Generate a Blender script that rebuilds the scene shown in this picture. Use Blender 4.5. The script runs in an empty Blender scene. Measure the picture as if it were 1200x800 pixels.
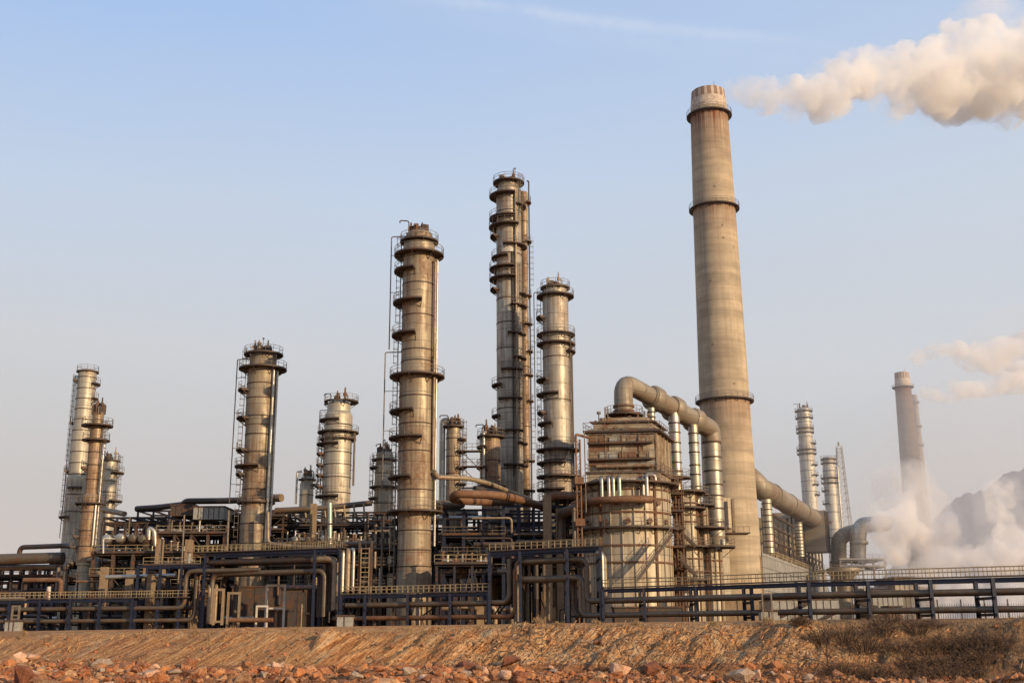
import bpy, math, random
import numpy as np
from mathutils import Vector, noise
random.seed(11)
rnd = random.Random(5)
C = bpy.context.scene.collection
PI = math.pi
# ------------------------------------------------------------------ camera model (used to lay the plant out in metres)
F = 1318.0; PITCH = math.radians(14.5); ROLL = 0.0059; ZC = -1.0
cp, sp = math.cos(PITCH), math.sin(PITCH)
FW = Vector((0, cp, sp)); R0 = Vector((1, 0, 0)); U0 = Vector((0, -sp, cp))
RV = R0*math.cos(ROLL) - U0*math.sin(ROLL); UV = U0*math.cos(ROLL) + R0*math.sin(ROLL)
def P(px, py, Y):
    d = FW + RV*((px-600)/F) + UV*((400-py)/F)
    d = d*(Y/d.y)
    return Vector((d.x, d.y, d.z+ZC))
def mpp(py, Y):                      # metres per pixel at that height and depth
    z = P(600, py, Y).z
    return (Y*cp + (z-ZC)*sp)/F
def gz(x):                           # level of the plant yard
    return max(-0.6, min(0.1, x*0.008-0.15))

# ------------------------------------------------------------------ mesh builder
class MB:
    def __init__(s): s.v = []; s.f = []; s.s = []; s.m = []; s.mi = 0
    def add(s, vs, fs, smooth=False):
        o = len(s.v); s.v += [tuple(v) for v in vs]
        for f in fs: s.f.append(tuple(i+o for i in f)); s.s.append(smooth); s.m.append(s.mi)
        return s
    def box(s, x0, x1, y0, y1, z0, z1):
        vs = [(x, y, z) for z in (z0, z1) for y in (y0, y1) for x in (x0, x1)]
        return s.add(vs, [(0,2,3,1),(4,5,7,6),(0,1,5,4),(1,3,7,5),(3,2,6,7),(2,0,4,6)])
    def beam(s, a, b, w, h=None):
        a = Vector(a); b = Vector(b); h = h or w; d = (b-a)
        if d.length < 1e-6: return s
        d.normalize(); up = Vector((0,0,1))
        if abs(d.z) > .95: up = Vector((0,1,0))
        r = d.cross(up).normalized(); u = r.cross(d).normalized()
        vs = [p + r*(i*w/2) + u*(j*h/2) for p in (a, b) for i, j in ((-1,-1),(1,-1),(1,1),(-1,1))]
        return s.add(vs, [(0,1,2,3),(7,6,5,4),(0,4,5,1),(1,5,6,2),(2,6,7,3),(3,7,4,0)])
    def ibeam(s, a, b, w, h):        # an H section: two flanges and a web
        a = Vector(a); b = Vector(b); d = (b-a).normalized(); up = Vector((0,0,1))
        if abs(d.z) > .95: up = Vector((0,1,0))
        r = d.cross(up).normalized(); u = r.cross(d).normalized(); t = .12*h
        s.beam(a+u*(h/2-t/2), b+u*(h/2-t/2), w, t); s.beam(a-u*(h/2-t/2), b-u*(h/2-t/2), w, t)
        s.beam(a, b, w*.18, h-2*t-.004); return s
    def tube(s, pts, r, n=12, bend=None, caps=True):
        pts = [Vector(p) for p in pts]
        if bend and len(pts) > 2:
            q = [pts[0]]
            for i in range(1, len(pts)-1):
                p = pts[i]; a = pts[i-1]-p; b = pts[i+1]-p
                k = min(bend, a.length*.48, b.length*.48)
                A = p+a.normalized()*k; B = p+b.normalized()*k
                for t in range(8):
                    t = t/7; q.append(A*(1-t)**2 + p*2*t*(1-t) + B*t*t)
            q.append(pts[-1]); pts = q
        rs = r if isinstance(r, (list, tuple)) else [r]*len(pts)
        if len(rs) != len(pts): rs = [rs[0]]*len(pts)
        tan = []
        for i in range(len(pts)):
            a = pts[max(i-1, 0)]; b = pts[min(i+1, len(pts)-1)]
            tan.append((b-a).normalized() if (b-a).length > 1e-9 else Vector((0,0,1)))
        t0 = tan[0]; up = Vector((0,0,1)) if abs(t0.z) < .9 else Vector((1,0,0))
        nrm = t0.cross(up).normalized(); vs = []
        for i, p in enumerate(pts):
            nrm = (nrm - tan[i]*nrm.dot(tan[i]));
            nrm = nrm.normalized() if nrm.length > 1e-6 else tan[i].orthogonal().normalized()
            bn = tan[i].cross(nrm)
            for k in range(n):
                a = 2*PI*k/n; vs.append(p + nrm*(math.cos(a)*rs[i]) + bn*(math.sin(a)*rs[i]))
        fs = []
        for i in range(len(pts)-1):
            for k in range(n):
                k2 = (k+1) % n; fs.append((i*n+k, i*n+k2, (i+1)*n+k2, (i+1)*n+k))
        s.add(vs, fs, True)
        if caps:
            s.add(vs[:n], [tuple(reversed(range(n)))]); s.add(vs[-n:], [tuple(range(n))])
        return s
    def lathe(s, prof, cx=0, cy=0, n=40, share=False, a0=0, a1=None):
        full = a1 is None
        if full: a1 = a0+2*PI; m = n
        else: m = n+1
        def ring(r, z): return [(cx+r*math.cos(a0+(a1-a0)*k/n), cy+r*math.sin(a0+(a1-a0)*k/n), z) for k in range(m)]
        def seg(o, i, j): return [(o+i*m+k, o+i*m+(k+1) % m, o+j*m+(k+1) % m, o+j*m+k) for k in range(n)]
        if share:
            vs = []; fs = []
            for r, z in prof: vs += ring(r, z)
            for i in range(len(prof)-1): fs += seg(0, i, i+1)
            s.add(vs, fs, True)
        else:
            for (r, z), (r2, z2) in zip(prof, prof[1:]):
                s.add(ring(r, z)+ring(r2, z2), seg(0, 0, 1), abs(z2-z) > 1e-4)
        return s
    def cyl(s, x, y, z0, z1, r, n=16, r2=None):
        r2 = r if r2 is None else r2
        return s.lathe([(0.001, z0), (r, z0), (r2, z1), (0.001, z1)], x, y, n)
    def build(s, name, mats, parent=None, loc=None):
        me = bpy.data.meshes.new(name)
        if parent is not None: o0 = Vector(parent['_o'])
        elif loc is not None: o0 = Vector(loc)
        else:
            A = np.array(s.v); o0 = Vector(((A[:,0].min()+A[:,0].max())/2, (A[:,1].min()+A[:,1].max())/2, A[:,2].min()))
        A = np.array(s.v, dtype=float) - np.array(o0)
        me.from_pydata(A.tolist(), [], s.f)
        me.polygons.foreach_set('use_smooth', s.s)
        if not isinstance(mats, (list, tuple)): mats = [mats]
        for m in mats: me.materials.append(m)
        if len(mats) > 1: me.polygons.foreach_set('material_index', s.m)
        me.update()
        o = bpy.data.objects.new(name, me); C.objects.link(o); o['_o'] = tuple(o0)
        if parent is not None: o.parent = parent
        else: o.location = o0
        return o
def tag(o, label=None, cat=None, group=None, kind=None):
    if label: o['label'] = label
    if cat: o['category'] = cat
    if group: o['group'] = group
    if kind: o['kind'] = kind
    return o
def thing(name, label, cat, loc, group=None):
    o = bpy.data.objects.new(name, None); C.objects.link(o); o.location = loc; o['_o'] = tuple(loc); o.empty_display_size = .5
    return tag(o, label, cat, group)

# ------------------------------------------------------------------ materials
class G:
    def __init__(s, name):
        s.mat = bpy.data.materials.new(name); s.mat.use_nodes = True; s.t = s.mat.node_tree
        s.t.nodes.clear(); s.out = s.t.nodes.new('ShaderNodeOutputMaterial')
    def n(s, typ, ins=None, out=0, **props):
        nd = s.t.nodes.new('ShaderNode'+typ)
        for k, v in props.items(): setattr(nd, k, v)
        for k, v in (ins or {}).items():
            if isinstance(v, bpy.types.NodeSocket): s.t.links.new(v, nd.inputs[k])
            else: nd.inputs[k].default_value = v
        return nd.outputs[out]
    def m(s, op, a, b=None, c=None, clamp=False):
        ins = {0: a}
        if b is not None: ins[1] = b
        if c is not None: ins[2] = c
        return s.n('Math', ins, operation=op, use_clamp=clamp)
    def mix(s, f, a, b, mode='MIX'):
        nd = s.t.nodes.new('ShaderNodeMix'); nd.data_type = 'RGBA'; nd.blend_type = mode
        for k, v in ((0, f), (6, a), (7, b)):
            if isinstance(v, bpy.types.NodeSocket): s.t.links.new(v, nd.inputs[k])
            else: nd.inputs[k].default_value = v if k == 0 else (v[0], v[1], v[2], 1)
        return nd.outputs[2]
    def ramp(s, f, stops, interp='LINEAR'):
        nd = s.t.nodes.new('ShaderNodeValToRGB'); cr = nd.color_ramp; cr.interpolation = interp
        while len(cr.elements) < len(stops): cr.elements.new(.5)
        for e, (p, c) in zip(cr.elements, stops):
            e.position = p; e.color = (c, c, c, 1) if not isinstance(c, (tuple, list)) else (c[0], c[1], c[2], 1)
        s.t.links.new(f, nd.inputs[0]); return nd.outputs[0]
    def xyz(s, x, y, z):
        return s.n('CombineXYZ', {0: x, 1: y, 2: z})
    def noise(s, vec, scale, detail=4, rough=.55, dist=0):
        return s.n('TexNoise', {'Vector': vec, 'Scale': scale, 'Detail': detail, 'Roughness': rough, 'Distortion': dist})
    def end(s, col, rough=.5, metal=0., bump=None, bs=.3, bd=.05, spec=.5):
        ins = {'Base Color': col if isinstance(col, bpy.types.NodeSocket) else (col[0], col[1], col[2], 1), 'Roughness': rough, 'Metallic': metal, 'Specular IOR Level': spec}
        if bump is not None: ins['Normal'] = s.n('Bump', {'Strength': bs, 'Distance': bd, 'Height': bump})
        s.t.links.new(s.n('BsdfPrincipled', ins), s.out.inputs[0]); return s.mat
def cladding(name, c1, c2, rust=.3, rough=.42, metal=.75, h=2.6, pw=2.4, R=3.0, rustc=(.17,.075,.03)):
    """jacket of rolled sheets round a vertical vessel: sheet to sheet tone, seams, rain streaks, rust"""
    g = G(name); ob = g.n('TexCoord', out=3)
    sx = g.t.nodes.new('ShaderNodeSeparateXYZ'); g.t.links.new(ob, sx.inputs[0])
    x, y, z = sx.outputs
    u = g.m('MULTIPLY', g.m('ARCTAN2', y, x), R)
    zi = g.m('DIVIDE', z, h); row = g.m('FLOOR', zi)
    ui = g.m('ADD', g.m('DIVIDE', u, pw), g.m('MULTIPLY', row, .37)); colm = g.m('FLOOR', ui)
    wn = g.n('TexWhiteNoise', {'Vector': g.xyz(colm, row, 3.1)}, noise_dimensions='3D')
    rw = g.n('TexWhiteNoise', {'Vector': g.xyz(row, 7.7, 1.0)}, noise_dimensions='3D')
    streak = g.noise(g.xyz(g.m('MULTIPLY', u, 1.6), g.m('MULTIPLY', z, .07), 0.), 1.0, 5, .6)
    blotch = g.noise(ob, .23, 6, .62, .6)
    fine = g.noise(ob, 1.9, 4, .6)
    base = g.mix(g.m('MULTIPLY_ADD', wn, .45, g.m('MULTIPLY', rw, .4)), c1, c2)
    base = g.mix(g.ramp(streak, [(.35, .0), (.75, .75)]), base, tuple(k*.55 for k in c1))
    rf = g.m('MULTIPLY', g.ramp(g.m('ADD', g.m('MULTIPLY', blotch, .6), g.m('MULTIPLY', streak, .4)), [(.5-.12*rust, 0.), (.62-.07*rust, 1.)]), min(1., rust*1.6), clamp=True)
    rf2 = g.m('MULTIPLY', rf, g.ramp(fine, [(.3, .35), (.6, 1.)]))
    base = g.mix(rf2, base, rustc)
    fz = g.m('FRACT', zi); fu = g.m('FRACT', ui)
    seam = g.m('MAXIMUM', g.m('LESS_THAN', fz, .035), g.m('MULTIPLY', g.m('LESS_THAN', fu, .018), .6))
    base = g.mix(g.m('MULTIPLY', seam, .55), base, (.03,.025,.02))
    ro = g.m('ADD', g.m('MULTIPLY_ADD', rw, .12, rough-.05), g.m('MULTIPLY', g.m('ADD', rf2, fine), .18))
    me = g.m('MULTIPLY', g.m('SUBTRACT', 1., rf2), metal)
    hb = g.m('ADD', g.m('MULTIPLY', blotch, .6), g.m('MULTIPLY', seam, -.5))
    return g.end(base, ro, me, hb, .35, .12)
def plain(name, c, c2=None, rough=.55, metal=0., rust=.25, scale=.6, rustc=(.15,.06,.025), spec=.4):
    g = G(name); ob = g.n('TexCoord', out=3)
    a = g.noise(ob, scale, 6, .62, .4); b = g.noise(ob, scale*5, 4, .6)
    geo = g.n('ObjectInfo', out=4) if False else None
    c2 = c2 or tuple(k*.55 for k in c)
    base = g.mix(g.ramp(g.m('ADD', g.m('MULTIPLY', a, .6), g.m('MULTIPLY', b, .4)), [(.35, 0.), (.65, 1.)]), c, c2)
    rf = g.m('MULTIPLY', g.ramp(g.m('ADD', g.m('MULTIPLY', a, .45), g.m('MULTIPLY', b, .55)), [(.52-.1*rust, 0.), (.62, 1.)]), min(1., rust*2))
    base = g.mix(rf, base, rustc)
    return g.end(base, g.m('MULTIPLY_ADD', b, .25, rough-.1), g.m('MULTIPLY', g.m('SUBTRACT', 1., rf), metal), b, .2, .02, spec)
M = {}
M['clad'] = cladding('weathered_cladding', (.295,.24,.165), (.43,.36,.25), .55, .48, .5)
M['clad_grey'] = cladding('grey_streaked_cladding', (.37,.325,.255), (.54,.48,.385), .42, .46, .5, 3.1, 2.8)
M['clad_rust'] = cladding('rust_stained_cladding', (.33,.24,.155), (.44,.34,.225), .75, .48, .5)
M['clad_far'] = cladding('pale_cladding', (.44,.39,.30), (.56,.50,.39), .3, .44, .5, 2.4)
M['clad_silver'] = cladding('silver_cladding', (.46,.43,.37), (.60,.57,.50), .2, .48, .35, 3.0)
M['duct'] = cladding('duct_plate', (.28,.235,.175), (.36,.305,.225), .4, .52, .4, 1.8, 3., 1.6)
M['tank'] = cladding('tank_plate', (.44,.37,.255), (.58,.49,.35), .3, .5, .35, 3.2, 3.4, 7.)
M['silverpipe'] = cladding('silver_pipe_jacket', (.50,.46,.38), (.66,.62,.54), .15, .36, .8, 1.5, 9., 1.)
M['pipe'] = plain('pipe_jacket', (.16,.13,.095), (.085,.07,.052), .5, .35, .35)
M['pipe_dark'] = plain('dark_pipe', (.055,.048,.04), (.03,.026,.024), .5, .2, .3)
M['pipe_tan'] = plain('tan_pipe', (.34,.26,.165), (.21,.155,.10), .5, .3, .25)
M['pipe_rust'] = plain('rusty_pipe', (.21,.12,.065), (.13,.065,.035), .7, .1, .8)
M['blue'] = plain('blue_steel_paint', (.011,.019,.046), (.009,.012,.024), .45, .0, .12, .8)
M['navy'] = plain('dark_steel_paint', (.022,.026,.040), (.014,.014,.018), .55, .0, .3, .8)
M['dark'] = plain('grimy_steel', (.045,.038,.032), (.02,.018,.016), .7, .1, .45)
M['deck'] = plain('steel_deck', (.07,.058,.048), (.038,.032,.028), .7, .1, .55)
M['plat'] = plain('platform_steel', (.085,.07,.058), (.05,.04,.034), .65, .2, .4)
M['rail'] = plain('tan_handrail', (.36,.28,.15), (.25,.18,.10), .6, 0., .3)
M['railgrey'] = plain('grey_handrail', (.21,.18,.14), (.13,.11,.09), .6, .1, .4)
M['rust'] = plain('rusted_steel', (.17,.10,.06), (.10,.055,.035), .8, 0., .9, .5)
M['tanconc'] = plain('fireproof_concrete', (.30,.21,.125), (.20,.14,.085), .85, 0., .2)
M['greybox'] = plain('grey_panel', (.34,.33,.29), (.24,.23,.20), .7, 0., .2)
M['white'] = plain('white_panel', (.62,.58,.50), (.45,.42,.36), .6, 0., .15)
M['red'] = plain('red_paint', (.35,.05,.03), (.22,.04,.025), .6, 0., .2)
M['distant'] = plain('haze_paled_steel', (.42,.40,.38), (.32,.30,.28), .8, 0., .1)  # far steel, its colour paled to stand in for haze over distance

def concrete(name, rings, base=(.50,.395,.27), R=4.5, redtop=None, z0=None):
    """poured concrete stack: lift lines, vertical grime, rust runs under each gallery"""
    g = G(name); ob = g.n('TexCoord', out=3)
    sx = g.t.nodes.new('ShaderNodeSeparateXYZ'); g.t.links.new(ob, sx.inputs[0]); x, y, z = sx.outputs
    ang = g.m('ARCTAN2', y, x); u = g.m('MULTIPLY', ang, R)
    streak = g.noise(g.xyz(g.m('MULTIPLY', u, 1.1), g.m('MULTIPLY', z, .03), 0.), 1., 5, .6)
    thin = g.noise(g.xyz(g.m('MULTIPLY', u, 2.6), g.m('MULTIPLY', z, .02), 4.), 1., 3, .6)
    lift = g.noise(g.xyz(g.m('MULTIPLY', u, .07), g.m('MULTIPLY', z, .55), 9.), 1., 3, .6)
    blot = g.noise(ob, .12, 6, .65, .8); fine = g.noise(ob, 1.3, 5, .65)
    col = g.mix(g.ramp(g.m('ADD', g.m('MULTIPLY', blot, .5), g.m('MULTIPLY', lift, .5)), [(.38, 0.), (.60, 1.)]), base, tuple(k*.60 for k in base))
    col = g.mix(g.m('MULTIPLY', g.ramp(streak, [(.45, 0.), (.72, 1.)]), .5), col, tuple(k*.52 for k in base))
    ln = g.m('LESS_THAN', g.m('FRACT', g.m('DIVIDE', z, 2.5)), .04)
    col = g.mix(g.m('MULTIPLY', ln, .25), col, (.09,.07,.05))
    dots = g.n('TexVoronoi', {'Vector': ob, 'Scale': .22}, out=0)
    col = g.mix(g.m('MULTIPLY', g.m('LESS_THAN', dots, .07), .5), col, (.08,.06,.045))
    for zr, ln_, k in rings:
        d = g.m('SUBTRACT', zr, z)
        msk = g.m('MULTIPLY', g.m('GREATER_THAN', d, 0.), g.m('POWER', 2.7, g.m('DIVIDE', d, -ln_)))
        runs = g.ramp(thin, [(.42, .3), (.58, 1.)])
        col = g.mix(g.m('MULTIPLY', g.m('MULTIPLY', msk, runs), k, clamp=True), col, (.17,.055,.025))
    if redtop:
        t = g.m('GREATER_THAN', z, redtop[0])
        pat = g.m('GREATER_THAN', g.m('FRACT', g.m('MULTIPLY', ang, 16/(2*PI))), .42)
        top2 = g.mix(g.m('MULTIPLY', pat, g.m('GREATER_THAN', z, redtop[1])), (.55,.46,.37), (.27,.18,.13))
        top2 = g.mix(g.ramp(fine, [(.4, 0.), (.7, .7)]), top2, (.22,.12,.08))
        col = g.mix(t, col, top2)
    return g.end(col, .88, 0., g.m('ADD', fine, g.m('MULTIPLY', ln, .8)), .35, .08, .3)

# ------------------------------------------------------------------ world and sun
SUN_EL = math.radians(17); SUN_AZ = math.radians(50)     # measured from behind the camera towards +X
sdir = Vector((math.sin(SUN_AZ)*math.cos(SUN_EL), -math.cos(SUN_AZ)*math.cos(SUN_EL), math.sin(SUN_EL)))
w = bpy.data.worlds.new('World'); bpy.context.scene.world = w; w.use_nodes = True
g = G.__new__(G); g.t = w.node_tree; g.t.nodes.clear()
sky = g.n('TexSky', sky_type='NISHITA')
sn = [n for n in g.t.nodes if n.type == 'TEX_SKY'][0]
sn.sun_disc = False; sn.sun_elevation = SUN_EL; sn.sun_rotation = math.atan2(sdir.x, sdir.y)
sn.altitude = 0; sn.air_density = 1.2; sn.dust_density = 4.0; sn.ozone_density = 1.5
dirv = g.n('TexCoord', out=0)
sx = g.t.nodes.new('ShaderNodeSeparateXYZ'); g.t.links.new(g.n('VectorMath', {0: dirv}, operation='NORMALIZE'), sx.inputs[0])
wx, wy, wz = sx.outputs
grad = g.ramp(wz, [(0.0, (.30,.25,.215)), (.02, (.50,.46,.44)), (.13, (.575,.56,.555)), (.24, (.635,.66,.70)), (.36, (.56,.68,.86)), (.50, (.39,.57,.90)), (1.0, (.20,.36,.66))])
cloud = g.noise(g.xyz(g.m('MULTIPLY', wx, 1.6), wy, g.m('MULTIPLY', wz, 5.)), 1.1, 5, .55, .5)
grad = g.mix(g.m('MULTIPLY', g.ramp(cloud, [(.42, 0.), (.8, .55)]), .45), grad, (.60,.60,.62))
sunside = g.m('MULTIPLY', g.n('MapRange', {0: wx, 1: -.45, 2: .45, 3: 0., 4: .6}), g.ramp(wz, [(.10, 0.), (.22, 1.), (.50, .8), (.8, 0.)]))
grad = g.mix(sunside, grad, (.655,.705,.775))
# a faded condensation trail high in the sky
def dr(px, py): return (P(px, py, 1000.)-Vector((0,0,ZC))).normalized()
d1, d2 = dr(560, 6), dr(940, 52); nrm = d1.cross(d2).normalized(); mid = (d1+d2).normalized(); al = (d2-d1).normalized()
nv = g.n('VectorMath', {0: dirv}, operation='NORMALIZE')
warp = g.noise(nv, 9., 3, .6)
dist = g.m('ADD', g.n('VectorMath', {0: nv, 1: tuple(nrm)}, operation='DOT_PRODUCT', out=1), g.m('MULTIPLY_ADD', warp, .012, -.006))
tpos = g.n('VectorMath', {0: nv, 1: tuple(al)}, operation='DOT_PRODUCT', out=1)
line = g.m('ADD', g.m('POWER', 2.7, g.m('MULTIPLY', g.m('MULTIPLY', dist, dist), -1/(.0048**2))), g.m('MULTIPLY', g.m('POWER', 2.7, g.m('MULTIPLY', g.m('MULTIPLY', g.m('SUBTRACT', dist, .012), g.m('SUBTRACT', dist, .012)), -1/(.012**2))), .35))
tc = d1.dot(al)*.5+d2.dot(al)*.5
fade = g.m('POWER', 2.7, g.m('MULTIPLY', g.m('POWER', g.m('ABSOLUTE', g.m('SUBTRACT', tpos, tc-.03)), 4.), -1/(.17**4)))
trail = g.m('MULTIPLY', g.m('MULTIPLY', line, fade), g.ramp(g.noise(nv, 26., 4, .7), [(.3, .25), (.65, 1.)]))
grad = g.mix(g.m('MULTIPLY', trail, .34, clamp=True), grad, (.80,.84,.92))
grad10 = g.mix(1.0, grad, (10., 10., 10.), 'MULTIPLY')
for n_ in g.t.nodes:
    if n_.type == 'MIX': n_.clamp_result = False
skyc = g.mix(.93, sky, grad10)
bg = g.n('Background', {'Color': skyc, 'Strength': .1})
wo = g.t.nodes.new('ShaderNodeOutputWorld'); g.t.links.new(bg, wo.inputs[0])
sl = bpy.data.lights.new('sun', 'SUN'); sl.energy = 4.9; sl.angle = math.radians(.6); sl.color = (1., .75, .47)
so = bpy.data.objects.new('sun', sl); C.objects.link(so); so.rotation_euler = (-sdir).to_track_quat('-Z', 'Y').to_euler(); so.location = (60, -60, 90)
cam = bpy.data.cameras.new('camera'); co = bpy.data.objects.new('camera', cam); C.objects.link(co)
cam.sensor_width = 36; cam.lens = 36*F/1200; cam.clip_end = 20000; cam.clip_start = .5
from mathutils import Matrix
Mx = Matrix((RV, UV, -FW)).transposed().to_4x4(); Mx.translation = (0, 0, ZC); co.matrix_world = Mx
sc = bpy.context.scene; sc.camera = co
sc.view_settings.view_transform = 'Standard'; sc.view_settings.look = 'None'; sc.view_settings.exposure = 0; sc.view_settings.gamma = 1
sc.render.engine = 'CYCLES'; cy = sc.cycles
cy.max_bounces = 14; cy.diffuse_bounces = 3; cy.glossy_bounces = 3; cy.volume_bounces = 12; cy.transparent_max_bounces = 16
cy.volume_step_rate = 1.0; cy.volume_max_steps = 256
try: cy.use_denoising = True; cy.denoiser = 'OPENIMAGEDENOISE'
except Exception: pass
M['silver_duct'] = cladding('silver_duct_jacket', (.44,.39,.30), (.60,.55,.45), .2, .36, .8, 1.6, 30., 1.)
M['boxwall'] = plain('box_tower_plate', (.36,.30,.21), (.24,.175,.11), .6, .15, .55, .22)
M['studwall'] = plain('box_tower_stud', (.28,.22,.15), (.18,.12,.07), .6, .1, .5, .5)
def panels(name, c1, c2, pw=3.0, ph=2.4):
    g = G(name); ob = g.n('TexCoord', out=3)
    sx = g.t.nodes.new('ShaderNodeSeparateXYZ'); g.t.links.new(ob, sx.inputs[0]); x, y, z = sx.outputs
    u = g.m('DIVIDE', g.m('ADD', x, g.m('MULTIPLY', y, .9)), pw); v = g.m('DIVIDE', z, ph)
    wn = g.n('TexWhiteNoise', {'Vector': g.xyz(g.m('FLOOR', u), g.m('FLOOR', v), 1.)}, noise_dimensions='3D')
    col = g.mix(wn, c1, c2); b = g.noise(ob, .35, 5, .6); col = g.mix(g.ramp(b, [(.4, 0.), (.7, .6)]), col, tuple(k*.55 for k in c1))
    s_ = g.m('MAXIMUM', g.m('LESS_THAN', g.m('FRACT', u), .06), g.m('LESS_THAN', g.m('FRACT', v), .08))
    col = g.mix(g.m('MULTIPLY', s_, .7), col, (.06,.05,.045)); return g.end(col, .75, 0., s_, .3, .05)
M['panelwall'] = panels('grey_wall_panels', (.25,.24,.215), (.31,.29,.26))
# ------------------------------------------------------------------ towers
def rail_mb(cx, cy, z, r, a0, a1, h=1.1, t=.055, step=1.3):
    mb = MB(); n = max(3, int(abs(a1-a0)*r/step)); pts = [(cx+r*math.cos(a0+(a1-a0)*k/n), cy+r*math.sin(a0+(a1-a0)*k/n)) for k in range(n+1)]
    for x, y in pts: mb.beam((x, y, z), (x, y, z+h), t)
    for (x, y), (x2, y2) in zip(pts, pts[1:]):
        for hh in (h, h*.55): mb.beam((x, y, z+hh), (x2, y2, z+hh), t)
    return mb
def gallery(parent, z, r, ext, a0=0, a1=None, mat='plat', name='platform', rail='railgrey', at=None):
    full = a1 is None
    b0, b1 = (0, 2*PI) if full else (math.radians(a0), math.radians(a1))
    cx, cy = at or (parent['_o'][0], parent['_o'][1])
    n = max(6, int(40*(b1-b0)/(2*PI)))
    mb = MB(); prof = [(r-.02, z-.12), (r+ext, z-.12), (r+ext, z+.12), (r+ext-.04, z+.12), (r+ext-.04, z), (r-.02, z)]
    if full: mb.lathe(prof, cx, cy, n)
    else:
        mb.lathe(prof, cx, cy, n, a0=b0, a1=b1)
        for a in (b0, b1):
            c, s_ = math.cos(a), math.sin(a); vs = [(cx+q*c, cy+q*s_, zz) for q, zz in ((r, z-.12), (r+ext, z-.12), (r+ext, z+.12), (r, z+.12))]
            mb.add(vs, [(0,1,2,3)])
    k = max(3, int((b1-b0)*r/2.2))
    for i in range(k+ (0 if full else 1)):
        a = b0+(b1-b0)*i/k; c, s_ = math.cos(a), math.sin(a)
        mb.beam((cx+(r-.05)*c, cy+(r-.05)*s_, z-.12-ext*.75), (cx+(r+ext*.9)*c, cy+(r+ext*.9)*s_, z-.18), .1)
        mb.beam((cx+(r-.05)*c, cy+(r-.05)*s_, z-.2), (cx+(r+ext-.06)*c, cy+(r+ext-.06)*s_, z-.2), .1, .14)
    p = mb.build(name, M[mat], parent)
    rail_mb(cx, cy, z+.12, r+ext-.05, b0, b1).build('railing', M[rail], p)
    return p
def ladder_mb(x, y, z0, z1, ang, cage=True):
    mb = MB(); t = Vector((-math.sin(ang), math.cos(ang), 0)); o = Vector((math.cos(ang), math.sin(ang), 0)); b = Vector((x, y, 0))
    for s_ in (-.25, .25): mb.beam(b+t*s_+Vector((0,0,z0)), b+t*s_+Vector((0,0,z1)), .07)
    z = z0+.3
    while z < z1: mb.beam(b-t*.25+Vector((0,0,z)), b+t*.25+Vector((0,0,z)), .035); z += .4
    if cage:
        z = z0+2.2
        while z < z1:
            ps = [b+t*(.38*math.cos(q))+o*(.05+.7*math.sin(q))+Vector((0,0,z)) for q in [PI*i/6 for i in range(7)]]
            for p, q in zip(ps, ps[1:]): mb.beam(p, q, .04, .06)
            z += 1.1
        for q in (0, PI/3, 2*PI/3, PI):
            p = b+t*(.38*math.cos(q))+o*(.05+.7*math.sin(q)); mb.beam(p+Vector((0,0,z0+2.2)), p+Vector((0,0,z1)), .04)
    return mb
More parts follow.
